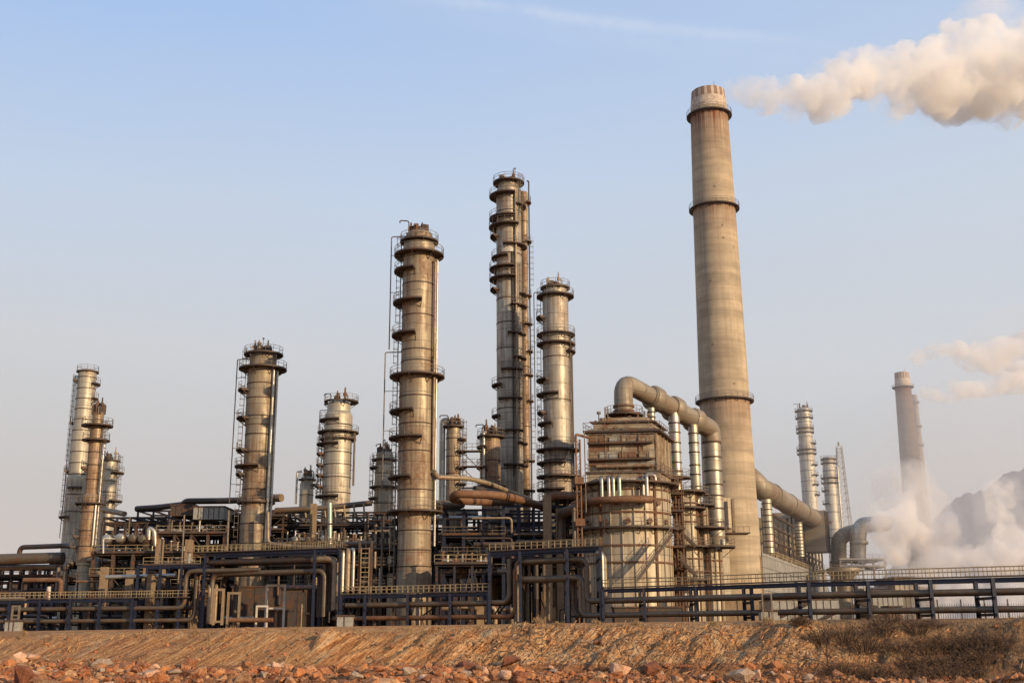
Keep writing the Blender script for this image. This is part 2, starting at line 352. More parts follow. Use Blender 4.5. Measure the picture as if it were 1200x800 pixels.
def tower(name, label, cat, pxt, pyt, Y, secs, plats=(), bands=(), mat='clad', ladder=None, risers=(), dome=.35, kit=0, skirt=None, group=None, ext=1.15, topmat=None, ladder_ang=180, patch=None):
    """secs: [(py_top, width_px)...] from the top down; each section runs to the next one's py (last one to the ground)"""
    x0 = P(pxt, pyt, Y); cx, cy = x0.x, Y
    gl = gz(cx)
    zf = lambda py: P(pxt, py, Y).z
    root = thing(name, label, cat, (cx, cy, gl), group)
    S = [(zf(py), wd/2*mpp(py, Y)) for py, wd in secs]
    sec_r = lambda z: next((r for i, (zz, r) in enumerate(S) if z <= zz and (i == len(S)-1 or z > S[i+1][0])), S[0][1])
    mb = MB(); n = 44
    zt, rt = S[0]
    mb.lathe([(rt*math.cos(a), zt+rt*dome*math.sin(a)) for a in [PI/2*i/8 for i in range(9)]], cx, cy, n, share=True)
    for i, (z, r) in enumerate(S):
        zb = S[i+1][0] if i+1 < len(S) else gl
        if i+1 < len(S):
            r2 = S[i+1][1]; cone = min(abs(r2-r)*1.6, z-zb-.1)
            mb.lathe([(r, z), (r, zb+cone)], cx, cy, n)
            if abs(r2-r) > .01: mb.lathe([(r, zb+cone), (r2, zb)], cx, cy, n)
        elif skirt is None: mb.lathe([(r, z), (r, zb)], cx, cy, n)
        else: mb.lathe([(r, z), (r, zf(skirt[0]))], cx, cy, n)
    for py in bands:
        z = zf(py); r = sec_r(z)
        mb.mi = 1; mb.lathe([(r, z-.09), (r+.06, z-.08), (r+.06, z+.08), (r, z+.09)], cx, cy, n); mb.mi = 0
    mb.build('shell', [M[mat], M['dark']], root)
    if patch:
        z1, z0 = zf(patch[1]), zf(patch[0]); r = sec_r(z0)+.05; m2 = MB(); m2.lathe([(r, z1), (r, z0)], cx, cy, 12, a0=math.radians(patch[2]), a1=math.radians(patch[3])); m2.build('bare_patch', M['white'], root)
    if skirt:
        zk = zf(skirt[0]); rk = skirt[1]/2*mpp(skirt[0], Y)
        m2 = MB(); m2.lathe([(rk+.25, zk+.02), (rk+.25, zk-.25), (rk, zk-.25), (rk, gl), (rk+.4, gl), (rk+.4, gl-.5)], cx, cy, n); m2.build('skirt', M[skirt[2] if len(skirt) > 2 else 'tank'], root)
    for pl in plats:
        py, a0, a1 = pl[:3]; e = (pl[3] if len(pl) > 3 else ext)*.78
        z = zf(py); r = sec_r(z)+.03
        if a0 is None: gallery(root, z, r, e)
        else: gallery(root, z, r, e, a0, a1)
    if ladder:
        la = math.radians(ladder_ang)
        for pa, pb in ladder:
            z1, z0 = zf(pa), zf(pb); r = max(sec_r(z1), sec_r(z0))+.3
            ladder_mb(cx+r*math.cos(la), cy+r*math.sin(la), z0, z1+1.0, la).build('ladder', M['railgrey'], root)
    for rs in risers:                       # (angle, gap_m, radius_m, py_top, py_bottom, mat)
        an, gap, rr, pa, pb = rs[:5]; mt = rs[5] if len(rs) > 5 else 'silverpipe'
        an = math.radians(an); z1, z0 = zf(pa), zf(pb); R_ = max(r for _, r in S)+gap+rr
        x, y = cx+R_*math.cos(an), cy+R_*math.sin(an); rin = sec_r(z1)
        m2 = MB(); m2.tube([(cx+(rin-.1)*math.cos(an), cy+(rin-.1)*math.sin(an), z1), (x, y, z1), (x, y, z0)], rr, 10, bend=rr*3)
        z = z0+3
        while z < z1-2:                     # pipe clips back to the shell
            r_ = sec_r(z); m2.beam((cx+r_*math.cos(an), cy+r_*math.sin(an), z), (x, y, z), .08); z += 6
        m2.build('riser_pipe', M[mt], root)
    if kit:
        q = random.Random(int(pxt)*7+3); rk = S[0][1]*.8
        zb = zt+rt*dome*.55
        for i in range(kit):
            a = 2*PI*i/kit+q.uniform(-.3, .3); d = q.uniform(.35, .85)*rk; x, y = cx+d*math.cos(a), cy+d*math.sin(a); h = q.uniform(1.3, 2.6)
            m2 = MB(); rv = q.uniform(.13, .24); m2.cyl(x, y, zb-.6, zb+h*.5, rv, 10); m2.cyl(x, y, zb+h*.22, zb+h*.28, rv*2, 10); m2.cyl(x, y, zb+h*.5, zb+h*.72, rv*1.7, 10); m2.cyl(x, y, zb+h*.72, zb+h*(.9 if i % 3 else 1.15), rv*.9, 10, rv*.6)
            m2.tube([(x, y, zb+h*.62), (x+.75*math.cos(a+1), y+.75*math.sin(a+1), zb+h*.62), (x+.75*math.cos(a+1), y+.75*math.sin(a+1), zb-.3)], .11, 8, bend=.3)
            m2.build('relief_valve', M[q.choice(('rust', 'deck', 'pipe_tan', 'rust'))], root)
        for i in range(kit):
            a = q.uniform(0, 6.28); d = rk*q.uniform(.2, 1.); x, y = cx+d*math.cos(a), cy+d*math.sin(a); m2 = MB(); h = q.uniform(.7, 1.5); m2.box(x-.35, x+.35, y-.3, y+.3, zb-.5, zb+h); m2.tube([(x, y, zb+h*.6), (x+1.1*math.cos(a+2), y+1.1*math.sin(a+2), zb+h*.6), (x+1.1*math.cos(a+2), y+1.1*math.sin(a+2), zb-.5)], .15, 8, bend=.4); m2.build('top_fitting', M[q.choice(('deck', 'rust', 'pipe'))], root)
        m2 = MB(); a = q.uniform(2.2, 3.6); x, y = cx+rk*math.cos(a), cy+rk*math.sin(a)
        m2.tube([(x, y, zb-.5), (x, y, zb+1.9), (x+1.4*math.cos(a), y+1.4*math.sin(a), zb+1.9), (x+1.4*math.cos(a), y+1.4*math.sin(a), zb+1.5)], .09, 8, bend=.4)
        if int(pxt) % 2: m2.build('davit', M['dark'], root)
        m2 = MB(); x, y = cx+rk*1.25*math.cos(a+2.4), cy+rk*1.25*math.sin(a+2.4)
        m2.tube([(x, y, zb-1), (x, y, zb+2.2)], .045, 6); m2.box(x-.16, x+.16, y-.1, y+.1, zb+2.1, zb+2.3)
        if int(pxt*3) % 3 != 1: m2.build('lamp_pole', M['dark'], root)
    return root
L_, FL = (115, 262), (150, 275)          # galleries on the left flank / wrapping round to the front left
tower('distillation_column', 'broad tan column with rusty cap galleries stepping down its shaded side', 'column', 491.5, 272, 165,
      [(276, 31), (288, 37), (440, 41), (603, 39), (664, 41)],
      [(284, None, None, 1.15), (300, None, None, 1.75), (319, 130, 262, 1.7), (356, 125, 283, 1.8), (394, 128, 268, 1.9), (442, None, None, 1.9), (483, 120, 266, 1.8), (514, 120, 287, 1.8), (560, 122, 262, 1.8), (600, None, None, 1.9)],
      [335, 372, 412, 425, 466, 498, 530, 575, 622, 645, 664], 'clad', ladder=[(284, 319), (319, 394), (394, 442), (442, 514), (514, 600), (600, 690)], kit=6, ext=1.4,
      risers=[(-28, .15, .22, 310, 552, 'pipe_tan'), (-12, .2, .16, 306, 640, 'silverpipe'), (172, 1.7, .09, 276, 408, 'railgrey'), (176, 2.2, .09, 412, 575, 'railgrey'), (-20, .2, .1, 420, 600, 'pipe_dark')])
tower('distillation_column', 'tallest slender column in the middle of the plant, bare white patch on its upper jacket', 'column', 596, 214, 200,
      [(216, 24), (224, 29), (590, 30)],
      [(215, None, None, 1.3), (231, 100, 290, 1.7), (243, -60, 20, 1.2), (257, 105, 290, 1.7), (267, 110, 300, 1.8), (278, 150, 215, 1.5), (290, -110, 20, 1.3), (303, 160, 265, 1.2), (316, 120, 285, 1.7), (328, 112, 290, 1.7), (340, 150, 215, 1.5), (346, -40, 20, 1.2), (360, -85, 10, 1.2), (393, -95, -10, 1.), (421, -75, 0, 1.), (435, -120, -40, 1.), (452, 165, 235, 1.2), (469, -130, -45, 1.1), (488, 165, 225, 1.2), (506, -130, -40, 1.1), (520, -60, 10, 1.1), (546, -110, 0, 1.2)],
      [222, 250, 300, 352, 380, 410, 445, 480, 515, 550], 'clad_grey', patch=(299, 288, 235, 300), ladder=[(215, 267), (316, 360), (435, 520)], ladder_ang=-42, kit=2,
      risers=[(-62, .12, .22, 232, 590, 'pipe_tan'), (-75, .1, .12, 300, 560, 'pipe_dark')])
tower('riser_column', 'dark narrow column hugging the shaded rear of the tallest tower', 'column', 613.5, 225, 204.5,
      [(226, 9), (400, 10)], [(238, -60, 70, .9), (284, -80, 80, .9), (347, -60, 60, .8), (380, -90, 60, .9), (412, -60, 60, .9), (440, -90, 60, .9), (470, -60, 60, .9), (540, -150, 80, 1.1), (575, -150, 80, 1.1)],
      [260, 310, 360, 430, 500], 'clad_rust', risers=[(10, .1, .14, 212, 590, 'pipe_dark')], ladder=[(284, 347), (380, 440), (470, 540)], ladder_ang=0)
tower('distillation_column', 'medium height column with round gallery pairs, beside the brick-brown reactor block', 'column', 650.5, 336, 190,
      [(338, 27), (347, 30), (395, 31.5), (520, 33)],
      [(338, None, None, .7), (348, None, None, 1.3), (373, 160, 215, 1.5), (393, None, None, 1.4), (404, None, None, 1.3), (413, -45, 20, 1.3), (446, 130, 235, 1.5), (463, 130, 272, 1.5), (484, 150, 215, 1.4), (497, 150, 250, 1.3), (514, 140, 240, 1.4), (528, None, None, 1.6), (543, 140, 290, 1.5), (559, None, None, 1.6), (574, 120, 285, 1.6), (588, None, None, 1.4)],
      [345, 420, 470, 540, 565], 'clad_grey', ladder=[(348, 393), (404, 463), (463, 528), (528, 588)], kit=2, ext=1.2,
      risers=[(175, 1.3, .08, 342, 500, 'railgrey'), (-8, .1, .18, 400, 590, 'pipe_dark'), (-25, .15, .12, 410, 580, 'pipe')])
tower('distillation_column', 'wide smooth column with twin silver pipes running down its sunny side', 'column', 309, 414, 185,
      [(418, 31), (432, 34.5), (500, 33), (560, 33.5)],
      [(416, None, None, 1.3), (433, None, None, 1.9), (458, 140, 225, 1.8), (491, 135, 235, 1.8), (528, 140, 232, 1.7), (547, 125, 283, 1.8), (556, 160, 225, 1.5), (589, None, None, .9)],
      [451, 468, 489, 510, 531, 550, 574, 614, 637], 'clad', ladder=[(416, 458), (458, 491), (491, 547), (547, 600), (600, 645)], kit=6, ext=1.4,
      risers=[(172, 2.0, .09, 420, 588, 'railgrey'), (-38, .15, .24, 436, 636, 'silverpipe'), (-22, .25, .2, 436, 630, 'silverpipe')], ladder_ang=195)
tower('distillation_column', 'bottle-shaped column with wide tilted top landing behind the blue pipe deck', 'column', 397.5, 470, 215,
      [(474, 27), (487, 32.5), (520, 33), (560, 33)],
      [(471, -60, 150, 1.9), (471, 150, 300, .8), (493, 130, 280, 1.3), (507, None, None, 1.6), (515, None, None, 1.), (521, 120, 280, 1.7), (532, 150, 215, 1.6), (545, 150, 215, 1.6), (557, 150, 215, 1.6), (570, 150, 215, 1.6), (582, 130, 285, 1.6)],
      [499, 531, 545, 560, 578], 'clad_far', ladder=[(507, 545), (545, 590)], kit=3,
      risers=[(-20, .7, .2, 508, 570, 'pipe'), (172, 1.0, .08, 480, 580, 'railgrey')])
tower('small_column', 'small grey column with looped overhead pipe next to the bottle-shaped column', 'column', 360, 558, 230,
      [(560, 14), (567, 16)], [(562, None, None, .7), (568, -40, 30, 1.3)], [580], 'clad_far', kit=3,
      risers=[(178, .5, .22, 552, 590, 'silverpipe')])
tower('small_column', 'grey column peeping out behind the broad tan column, gear crowded on its top', 'column', 451, 530, 220,
      [(532, 20), (545, 22), (580, 23)], [(539, None, None, 1.1), (548, 130, 230, 1.4), (571, None, None, 1.3), (584, 130, 240, 1.4)], [555, 590], 'clad_far', kit=5,
      risers=[(-15, .3, .15, 536, 590, 'silverpipe')], ladder=[(539, 590)])
tower('small_column', 'slim column with a gooseneck pipe over its head, joined by catwalks to its neighbour', 'column', 531.5, 500, 185,
      [(501, 16), (507, 17), (570, 18)], [(500, None, None, .8), (515, -50, 20, 1.2), (529, -60, 30, 1.2), (548, -60, 30, 1.1), (567, -60, 30, 1.2)], [514, 535, 555], 'clad', kit=5,
      risers=[(168, .15, .3, 494, 590, 'silverpipe'), (150, .9, .3, 490, 590, 'silverpipe')], ladder=[(500, 580)], ladder_ang=-10)
tower('small_column', 'squat column with a wide head gallery tucked against the tallest tower', 'column', 575.5, 511, 187,
      [(512, 21), (520, 22)], [(512, None, None, 1.1), (524, 150, 250, 1.1), (548, 150, 250, 1.1), (570, None, None, 1.2), (580, 130, 290, 1.3)], [540, 560], 'clad_rust', kit=5,
      risers=[(232, .1, .26, 508, 590, 'silverpipe'), (205, .1, .18, 508, 590, 'silverpipe')])
tower('distillation_column', 'plain pale column at the far edge of the plant, taller than its two companions', 'column', 103, 434, 230,
      [(436, 21), (500, 22), (560, 24)], [(436, None, None, .45), (446, 150, 215, 1.1), (450, -40, 30, 1.1), (467, -30, 20, .9), (495, 165, 200, 1.), (552, 165, 200, 1.), (606, 150, 260, 1.2), (572, -110, -50, 1.)],
      [443, 456, 468, 480, 492, 505, 517, 530, 543, 556, 580, 600], 'clad_far', ladder=[(446, 500), (500, 552), (552, 606)], kit=0, ladder_ang=180,
      risers=[(178, .5, .08, 440, 630, 'railgrey')])
tower('distillation_column', 'rust-streaked stepped column with railed collars in front of the pale column', 'column', 115.5, 482, 190,
      [(484, 13), (499, 15), (575, 15.5), (582, 20), (655, 20.5)],
      [(499, None, None, 1.9), (516, None, None, 1.5), (548, 140, 220, 1.2), (590, None, None, 1.3), (628, 120, 220, 1.2), (640, 130, 200, 1.5)], [492, 530, 545, 562, 600, 622, 640], 'clad_rust',
      kit=3, ladder=[(499, 548), (548, 590), (590, 655)], skirt=(660, 17, 'tank'), risers=[(-20, .15, .14, 520, 640, 'silverpipe'), (-40, .1, .2, 592, 640, 'silverpipe')], ladder_ang=-20)
tower('small_column', 'short bright column half hidden behind the rust-streaked stepped column', 'column', 129.5, 539, 225,
      [(541, 18), (548, 19)], [(540, None, None, .5), (554, -60, 20, 1.5), (587, -60, 20, 1.6)], [551, 564, 577, 590], 'clad_far', kit=3, ladder=[(540, 600)], ladder_ang=-10)
tower('distillation_column', 'silver ringed column rising beyond the precipitator, taller of the distant pair', 'column', 941.5, 478, 420,
      [(480, 16), (520, 17.5)], [(482, None, None, .9), (490, None, None, .9), (502, None, None, .9), (507, None, None, .9), (520, -60, 60, 1.2), (527, None, None, 1.), (532, None, None, 1.), (545, -70, 60, 1.2), (557, -70, 60, 1.2), (568, -70, 60, 1.2), (580, -60, 60, 1.2)],
      [495, 512, 540, 552, 564, 576], 'clad_silver', kit=2)
tower('distillation_column', 'silver column with a belt of pipes, shorter of the distant pair near the lattice mast', 'column', 970.5, 535, 400,
      [(537, 14), (548, 15)], [(538, None, None, .8), (543, None, None, .8), (560, None, None, 1.1), (566, None, None, 1.1), (575, 120, 240, 1.1), (590, 120, 240, 1.1), (612, 120, 240, 1.1), (630, None, None, 1.1)],
      [552, 580, 600, 620, 640], 'clad_silver', kit=0, risers=[(-30, .4, .3, 548, 650, 'silverpipe')])

# catwalks between the two small columns
q1, q2 = P(541, 528, 184), P(566, 527, 185)
for i, py in enumerate((528, 546, 571)):
    a, b = P(541, py, 184), P(566, py-1, 185); mb = MB(); mb.box(a.x, b.x, 183.4, 185, a.z-.15, a.z)
    for t in range(5):
        x = a.x+(b.x-a.x)*t/4; mb.beam((x, 183.45, a.z), (x, 183.45, a.z+1.1), .06)
    for hh in (.55, 1.1): mb.beam((a.x, 183.45, a.z+hh), (b.x, 183.45, a.z+hh), .06)
    mb.beam((a.x, 183.5, a.z-.2), (b.x, 183.5, a.z-3.6 if i < 2 else a.z-.2), .12)
    tag(mb.build('catwalk', M['plat']), ['highest', 'middle', 'lowest'][i]+' railed catwalk linking the gooseneck column and its squat neighbour', 'catwalk')

# ------------------------------------------------------------------ chimneys
def chimney(label, Y, axis, widths, rings, redtop, top, matname, base=(.37,.30,.215), rext=.9):
    pt = P(axis[0], axis[1], Y); cx = pt.x; gl = gz(cx)
    zf = lambda py: P(axis[0], py, Y).z
    root = thing('chimney', label, 'chimney', (cx, Y, gl))
    pr = [(wd/2*mpp(py, Y), zf(py)) for py, wd in widths]; pr.append((pr[-1][0]*1.01, gl))
    mt = concrete(matname, [(zf(py)-gl, ln, k) for py, ln, k in rings], base, 5., (zf(redtop[0])-gl, zf(redtop[1])-gl) if redtop else None)
    mb = MB(); zt = pr[0][1]; rt = pr[0][0]
    mb.lathe([(rt-.55, zt-6), (rt-.55, zt+.05), (rt, zt+.05), (rt, zt)], cx, Y, 64)
    sub = [(p[0], p[1]) for p in pr]; mb.lathe(sub, cx, Y, 64, share=True)
    mb.build('shaft', mt, root)
    def rr(z):
        for (r1, z1), (r2, z2) in zip(pr, pr[1:]):
            if z <= z1 and z >= z2: return r2+(r1-r2)*(z-z2)/(z1-z2)
        return pr[0][0]
    for py, ln, k in rings:
        z = zf(py); gallery(root, z, rr(z), rext)
    m2 = MB(); m2.tube([(cx+rt*.3, Y-rt*.5, zt), (cx+rt*.3, Y-rt*.5, zt+1.9)], .05, 6); m2.build('lightning_rod', M['dark'], root)
    return root, rr, zf, cx
ch, chr_, chz, chx = chimney('giant tapering concrete chimney trailing smoke, rust runs beneath each gallery', 235, (829.7, 112),
    [(109, 38.5), (131, 43), (245, 49), (470, 58), (560, 61), (680, 66)], [(137, 5.5, 1.35), (246, 4., .8), (471, 5., .7)], (131, 119), None, 'chimney_concrete', (.50,.395,.27))
chimney('slim distant chimney with a pale banded cap standing in ground steam, nearer of its pair', 495, (1056.8, 440), [(437, 16), (453, 18), (520, 21), (600, 24.5), (690, 29)], [(454, 6., .9)], (453, 444), None, 'far_chimney_concrete', (.20,.15,.105), 1.2)
chimney('thin pale chimney half covered by the slim distant chimney', 620, (1071, 466), [(463, 7.5), (540, 9.5), (690, 12)], [(472, 3., .6), (500, 3., .4), (522, 3., .4)], None, None, 'pale_chimney_concrete', (.33,.28,.23), .8)
# ------------------------------------------------------------------ reactor block
YR = 168.
def px_x(px, py, Y): return P(px, py, Y).x
rc = P(734, 600, YR); RX = rc.x; RG = gz(RX); RR = 50.5*mpp(600, YR)
zR = lambda py: P(734, py, YR-RR).z
reg = thing('reactor_vessel', 'huge ribbed cylindrical vessel carrying a rust-brown box tower and a big arched duct', 'reactor', (RX, YR, RG))
mb = MB(); mb.lathe([(RR-.3, zR(559)), (RR, zR(562)), (RR, RG-.3)], RX, YR, 72)
mb.lathe([(.1, zR(559)+.3), (RR-.3, zR(559))], RX, YR, 72); mb.build('shell', M['tank'], reg)
mb = MB()
for py, d in ((583, .12), (599, .14), (638, .14), (658, .14), (572, .1)):
    z = zR(py); mb.lathe([(RR, z-.13), (RR+d+.1, z-.12), (RR+d+.1, z+.12), (RR, z+.13)], RX, YR, 72)
mb.build('ring_girder', M['rust'], reg)
for k in range(24):                         # vertical stiffener ribs
    a = 2*PI*k/24+.07; c, s_ = math.cos(a), math.sin(a)
    if s_ > .35: continue
    mb = MB(); w_ = .32 if k % 5 == 0 else .13
    mb.beam((RX+(RR+.12)*c, YR+(RR+.12)*s_, zR(564)), (RX+(RR+.12)*c, YR+(RR+.12)*s_, RG), w_, .3 if k % 5 == 0 else .16); mb.build('rib', M['rust'] if k % 5 == 0 else M['tank'], reg)
gallery(reg, zR(564), RR, 1.5, name='gallery'); gallery(reg, zR(617), RR+.1, 1.1, name='gallery')
for k in range(9):                          # manholes
    a = math.radians(-150+k*14); z = zR(588 if k % 2 else 610)
    mb = MB(); p = Vector((RX+RR*math.cos(a), YR+RR*math.sin(a), z)); d = Vector((math.cos(a), math.sin(a), 0))
    mb.tube([p, p+d*.35], .3, 10); mb.tube([p+d*.3, p+d*.42], .42, 10); mb.build('manhole', M['rust'], reg)
# rust brown header pipe round the front with silver drop legs
zz = zR(586); pts = [(RX+(RR+1.5)*math.cos(a), YR+(RR+1.5)*math.sin(a), zz+(.0)) for a in [math.radians(q) for q in range(-172, -62, 8)]]
mb = MB(); mb.tube(pts, .55, 12); mb.build('header_pipe', M['pipe_rust'], reg)
for px_, top in ((705, 561), (713, 561), (718, 561), (725, 561), (757, 560)):
    x = px_x(px_, 570, YR-RR); dx = (x-RX)/(RR+1.5); y = YR-(RR+1.4)*math.sqrt(max(.02, 1-min(.98, dx*dx)))
    mb = MB(); mb.tube([(x, y+1.6, zR(top)+.3), (x, y, zR(top)+.3), (x, y, zz+.3)], .27, 10, bend=.8); mb.build('drop_leg', M['silverpipe'], reg)
mb = MB(); x = px_x(763, 560, YR-RR); y = YR-RR*.8-1.2
mb.tube([(x-1.2, y, zR(580)), (x-1.2, y, zR(556)), (x+.6, y, zR(556)), (x+.6, y, zR(566))], .27, 10, bend=.9); mb.build('drop_leg', M['silverpipe'], reg)
# the box tower
bl, br, bb = P(690, 530, YR-4).x, P(768, 530, YR-4).x, P(784, 530, YR+1.5).x
z0b, z1b = zR(562), P(734, 503, YR-4).z
A_, B_, C_ = Vector((bl, YR-4.2, 0)), Vector((br, YR-5.4, 0)), Vector((bb+.4, YR+3.5, 0)); D_ = A_+(C_-B_)
def prism(mb, corners, z0, z1, grow=0.):
    c = sum(corners, Vector())/len(corners); cs = [p+(p-c).normalized()*grow for p in corners]; n = len(cs)
    mb.add([(p.x, p.y, z0) for p in cs]+[(p.x, p.y, z1) for p in cs], [tuple(reversed(range(n))), tuple(range(n, 2*n))]+[(i, (i+1) % n, (i+1) % n+n, i+n) for i in range(n)]); return mb
box_t = thing('box_tower', 'rust-brown panelled box tower stacked above the ribbed cylindrical vessel', 'process tower', ((A_.x+C_.x)/2, (A_.y+C_.y)/2, z0b))
prism(MB(), [A_, B_, C_, D_], z0b, z1b).build('casing', M['boxwall'], box_t)
for py, g_ in ((505, 1.0), (519, .75), (538, .75), (553, .8)):
    z = P(734, py, YR-5).z; mb = MB(); wrap = py in (505, 553); ff = (C_-B_).normalized()
    if wrap: prism(mb, [A_, B_, C_, D_], z-.16, z+.16, g_)
    else: prism(mb, [A_-ff*.9, B_-ff*.9-(B_-A_).normalized()*.5, B_-(B_-A_).normalized()*.5, A_], z-.12, z+.12)
    d_ = mb.build('deck', M['deck'], box_t)
    mb = MB(); c = (A_+C_)/2; cs = [p+(p-c).normalized()*(g_-.08) for p in (D_, A_, B_, C_)] if wrap else [A_-ff*.85, B_-ff*.85]
    for p, q in zip(cs, cs[1:]):
        n = int((q-p).length/1.4)
        for i in range(n+1):
            r_ = p.lerp(q, i/n); mb.beam((r_.x, r_.y, z+.16), (r_.x, r_.y, z+1.3), .06)
        for hh in (.75, 1.3): mb.beam((p.x, p.y, z+hh), (q.x, q.y, z+hh), .06)
    mb.build('railing', M['railgrey'], d_)
for i in range(5):
    p = A_.lerp(B_, i/4); mb = MB(); mb.beam((p.x, p.y-.05, z0b), (p.x, p.y-.05, z1b), .2); mb.build('stud', M['studwall'], box_t)
for i in range(1, 5):
    p = B_.lerp(C_, i/4); mb = MB(); mb.beam((p.x+.1, p.y, z0b), (p.x+.1, p.y, z1b), .24); mb.build('stud', M['pipe_tan'], box_t)
for py in (546,):
    z = P(734, py, YR-5).z; mb = MB(); a, b = A_.lerp(B_, .1), A_.lerp(B_, .95)
    mb.tube([(a.x, a.y-.5, z), (b.x, b.y-.5, z)], .28, 10); mb.build('header', M['studwall'] if py != 528 else M['pipe_tan'], box_t)
q = random.Random(9); ff_ = (C_-B_).normalized()
for j, (ya, yb) in enumerate(((504, 510), (511, 517.5), (521, 528), (529, 536.5), (540, 545.5), (547, 552))):
    zA, zB = P(734, yb, YR-5).z, P(734, ya, YR-5).z; t = 0.02
    while t < .9:
        w_ = q.uniform(.1, .3); t2 = min(.98, t+w_)
        if q.random() < .62:
            a_, b_ = A_.lerp(B_, t), A_.lerp(B_, t2-.01); prism(MB(), [a_-ff_*.09, b_-ff_*.09, b_+ff_*.05, a_+ff_*.05], zA, zB).build('plate', M[q.choice(('tank', 'pipe_rust', 'boxwall', 'greybox', 'greybox', 'tank'))], box_t)
        t = t2
q = random.Random(3)
for i in range(16):                          # poles, vents and lamps crowding the roof
    t, u = q.random(), q.random(); p = A_+(B_-A_)*t+(D_-A_)*u*.6; h = q.uniform(1.2, 3.6)
    mb = MB(); mb.tube([(p.x, p.y, z1b), (p.x, p.y, z1b+h)], q.choice((.06, .09, .16)), 7)
    if i % 3 == 0: mb.box(p.x-.3, p.x+.3, p.y-.2, p.y+.2, z1b+h-.1, z1b+h+.25)
    if i % 3 == 1: mb.beam((p.x, p.y, z1b+h*.8), (p.x+1.1, p.y, z1b+h*.8), .07)
    mb.build('vent_pole', M['rust'] if i % 2 else M['railgrey'], box_t)
prism(MB(), [A_, B_, C_, D_], z1b+.01, z1b+1.0, -.9).build('roof_step', M['boxwall'], box_t); prism(MB(), [A_, B_, C_, D_], z1b+1.01, z1b+1.2, -.2).build('roof_step', M['deck'], box_t); z1b += 1.2
prism(MB(), [A_, B_, C_, D_], z1b+.01, z1b+.7, -2.0).build('roof_step', M['boxwall'], box_t)
prism(MB(), [A_, B_, C_, D_], z0b-.3, z0b+1.2, .45).build('shoulder', M['boxwall'], box_t)
# domed neck under the arched duct
DXc = P(731, 480, YR).x; zn0 = z1b; zn1 = P(731, 487, YR).z
mb = MB(); rn = 10.*mpp(470, YR)
mb.lathe([(rn*1.75, zn0-.2), (rn*1.6, zn0+.9), (rn*1.15, zn1-.3), (rn*1.1, zn1+.6)], DXc, YR, 40, share=True); mb.build('neck', M['rust'], box_t)
gallery(box_t, zn1, rn*1.1, 1.5, name='gallery', at=(DXc, YR))
# ------------------------------------------------------------------ flue duct: up, over, down to the foot of the chimney
def duct(name, label, pts, r, mat='duct', flanges=(), n=32, bend=6., joints=(), cat='duct', jr=None):
    root = thing(name, label, cat, tuple(pts[0]))
    mb = MB(); mb.tube(pts, r, n, bend=bend); mb.build('run', M[mat], root)
    for a, b, rr, ww in joints:              # expansion joints / ring flanges: (point, direction, radius, width)
        a = Vector(a); b = Vector(b).normalized(); mb = MB()
        mb.tube([a-b*ww/2, a-b*ww*.25, a+b*ww*.25, a+b*ww/2], [rr*.97, rr, rr, rr*.97], n); mb.build('joint', M[mat], root)
    return root
p0 = Vector((DXc, YR, zn1+.4)); pz = P(731, 447, YR)
pA = Vector((DXc, YR, pz.z)); pB = P(833, 503, 186.); pC = Vector((pB.x, pB.y, P(832, 628, 186).z))
rd = 11.0*mpp(460, YR); dv = (pB-pA).normalized()
jts = []
for t, k in ((.34, 1.22), (.56, 1.28), (.80, 1.22)): jts.append((pA.lerp(pB, t), dv, rd*1.15*k, 2.2))
root = thing('flue_duct', 'great arched flue duct bending over from the box tower and dropping beside the chimney', 'duct', tuple(p0))
mb = MB(); mb.tube([p0, pA, pA.lerp(pB, .3)], rd, 36, bend=7.5); mb.build('rising_bend', M['duct'], root)
mb = MB(); mb.tube([pA.lerp(pB, .28), pB, pC.lerp(pB, .88)], rd*1.12, 36, bend=6.5); mb.build('sloping_run', M['duct'], root)
mb = MB(); mb.tube([pC.lerp(pB, .90), pC], rd*1.02, 36); mb.build('downcomer', M['silver_duct'], root)
for a, b, rr, ww in jts:
    mb = MB(); mb.tube([a-b*ww/2, a-b*ww*.3, a+b*ww*.3, a+b*ww/2], [rr*.86, rr, rr, rr*.86], 36); mb.build('expansion_joint', M['duct'], root)
for py in (519, 536, 552, 568, 581, 596, 612):
    z = P(832, py, 186).z; mb = MB(); mb.tube([(pC.x, pC.y, z-.12), (pC.x, pC.y, z+.12)], rd*1.1, 36); mb.build('flange', M['plat'], root)
for z in (zn1+1.4, zn1+.6):
    mb = MB(); mb.tube([(DXc, YR, z-.15), (DXc, YR, z+.15)], rd*1.14, 36); mb.build('flange', M['rust'], root)
# the duct's outlet box and cone
mb = MB(); mb.lathe([(rd*1.0, pC.z), (rd*.55, pC.z-2.2), (rd*.5, pC.z-6)], pC.x, pC.y, 28); mb.build('outlet_cone', M['tank'], root)
# three vertical pipes standing under the duct
def vduct(label, px, py0, py1, Y, wpx, flg, mat='silver_duct', gal=None):
    a = P(px, py0, Y); z1 = P(px, py1, Y).z; r = wpx/2*mpp((py0+py1)/2, Y)
    rt = thing('stand_pipe', label, 'pipe', (a.x, Y, z1)); mb = MB(); mb.tube([(a.x, Y, a.z), (a.x, Y, z1)], r, 24); mb.build('pipe_run', M[mat], rt)
    for py in flg:
        z = P(px, py, Y).z; mb = MB(); mb.tube([(a.x, Y, z-.1), (a.x, Y, z+.1)], r+.1, 24); mb.build('flange', M['plat'], rt)
    if gal:
        for py in gal: gallery(rt, P(px, py, Y).z, r, 1.4, at=(a.x, Y))
    return rt
vduct('short stand pipe just under the crown of the arched flue duct', 763, 478, 500, 171, 8.5, (483, 489, 495))
vduct('thicker ringed stand pipe with a collar landing beneath the sloping flue duct', 789.5, 484, 590, 177, 13., (496, 507, 519, 530, 542, 552), gal=(560,))
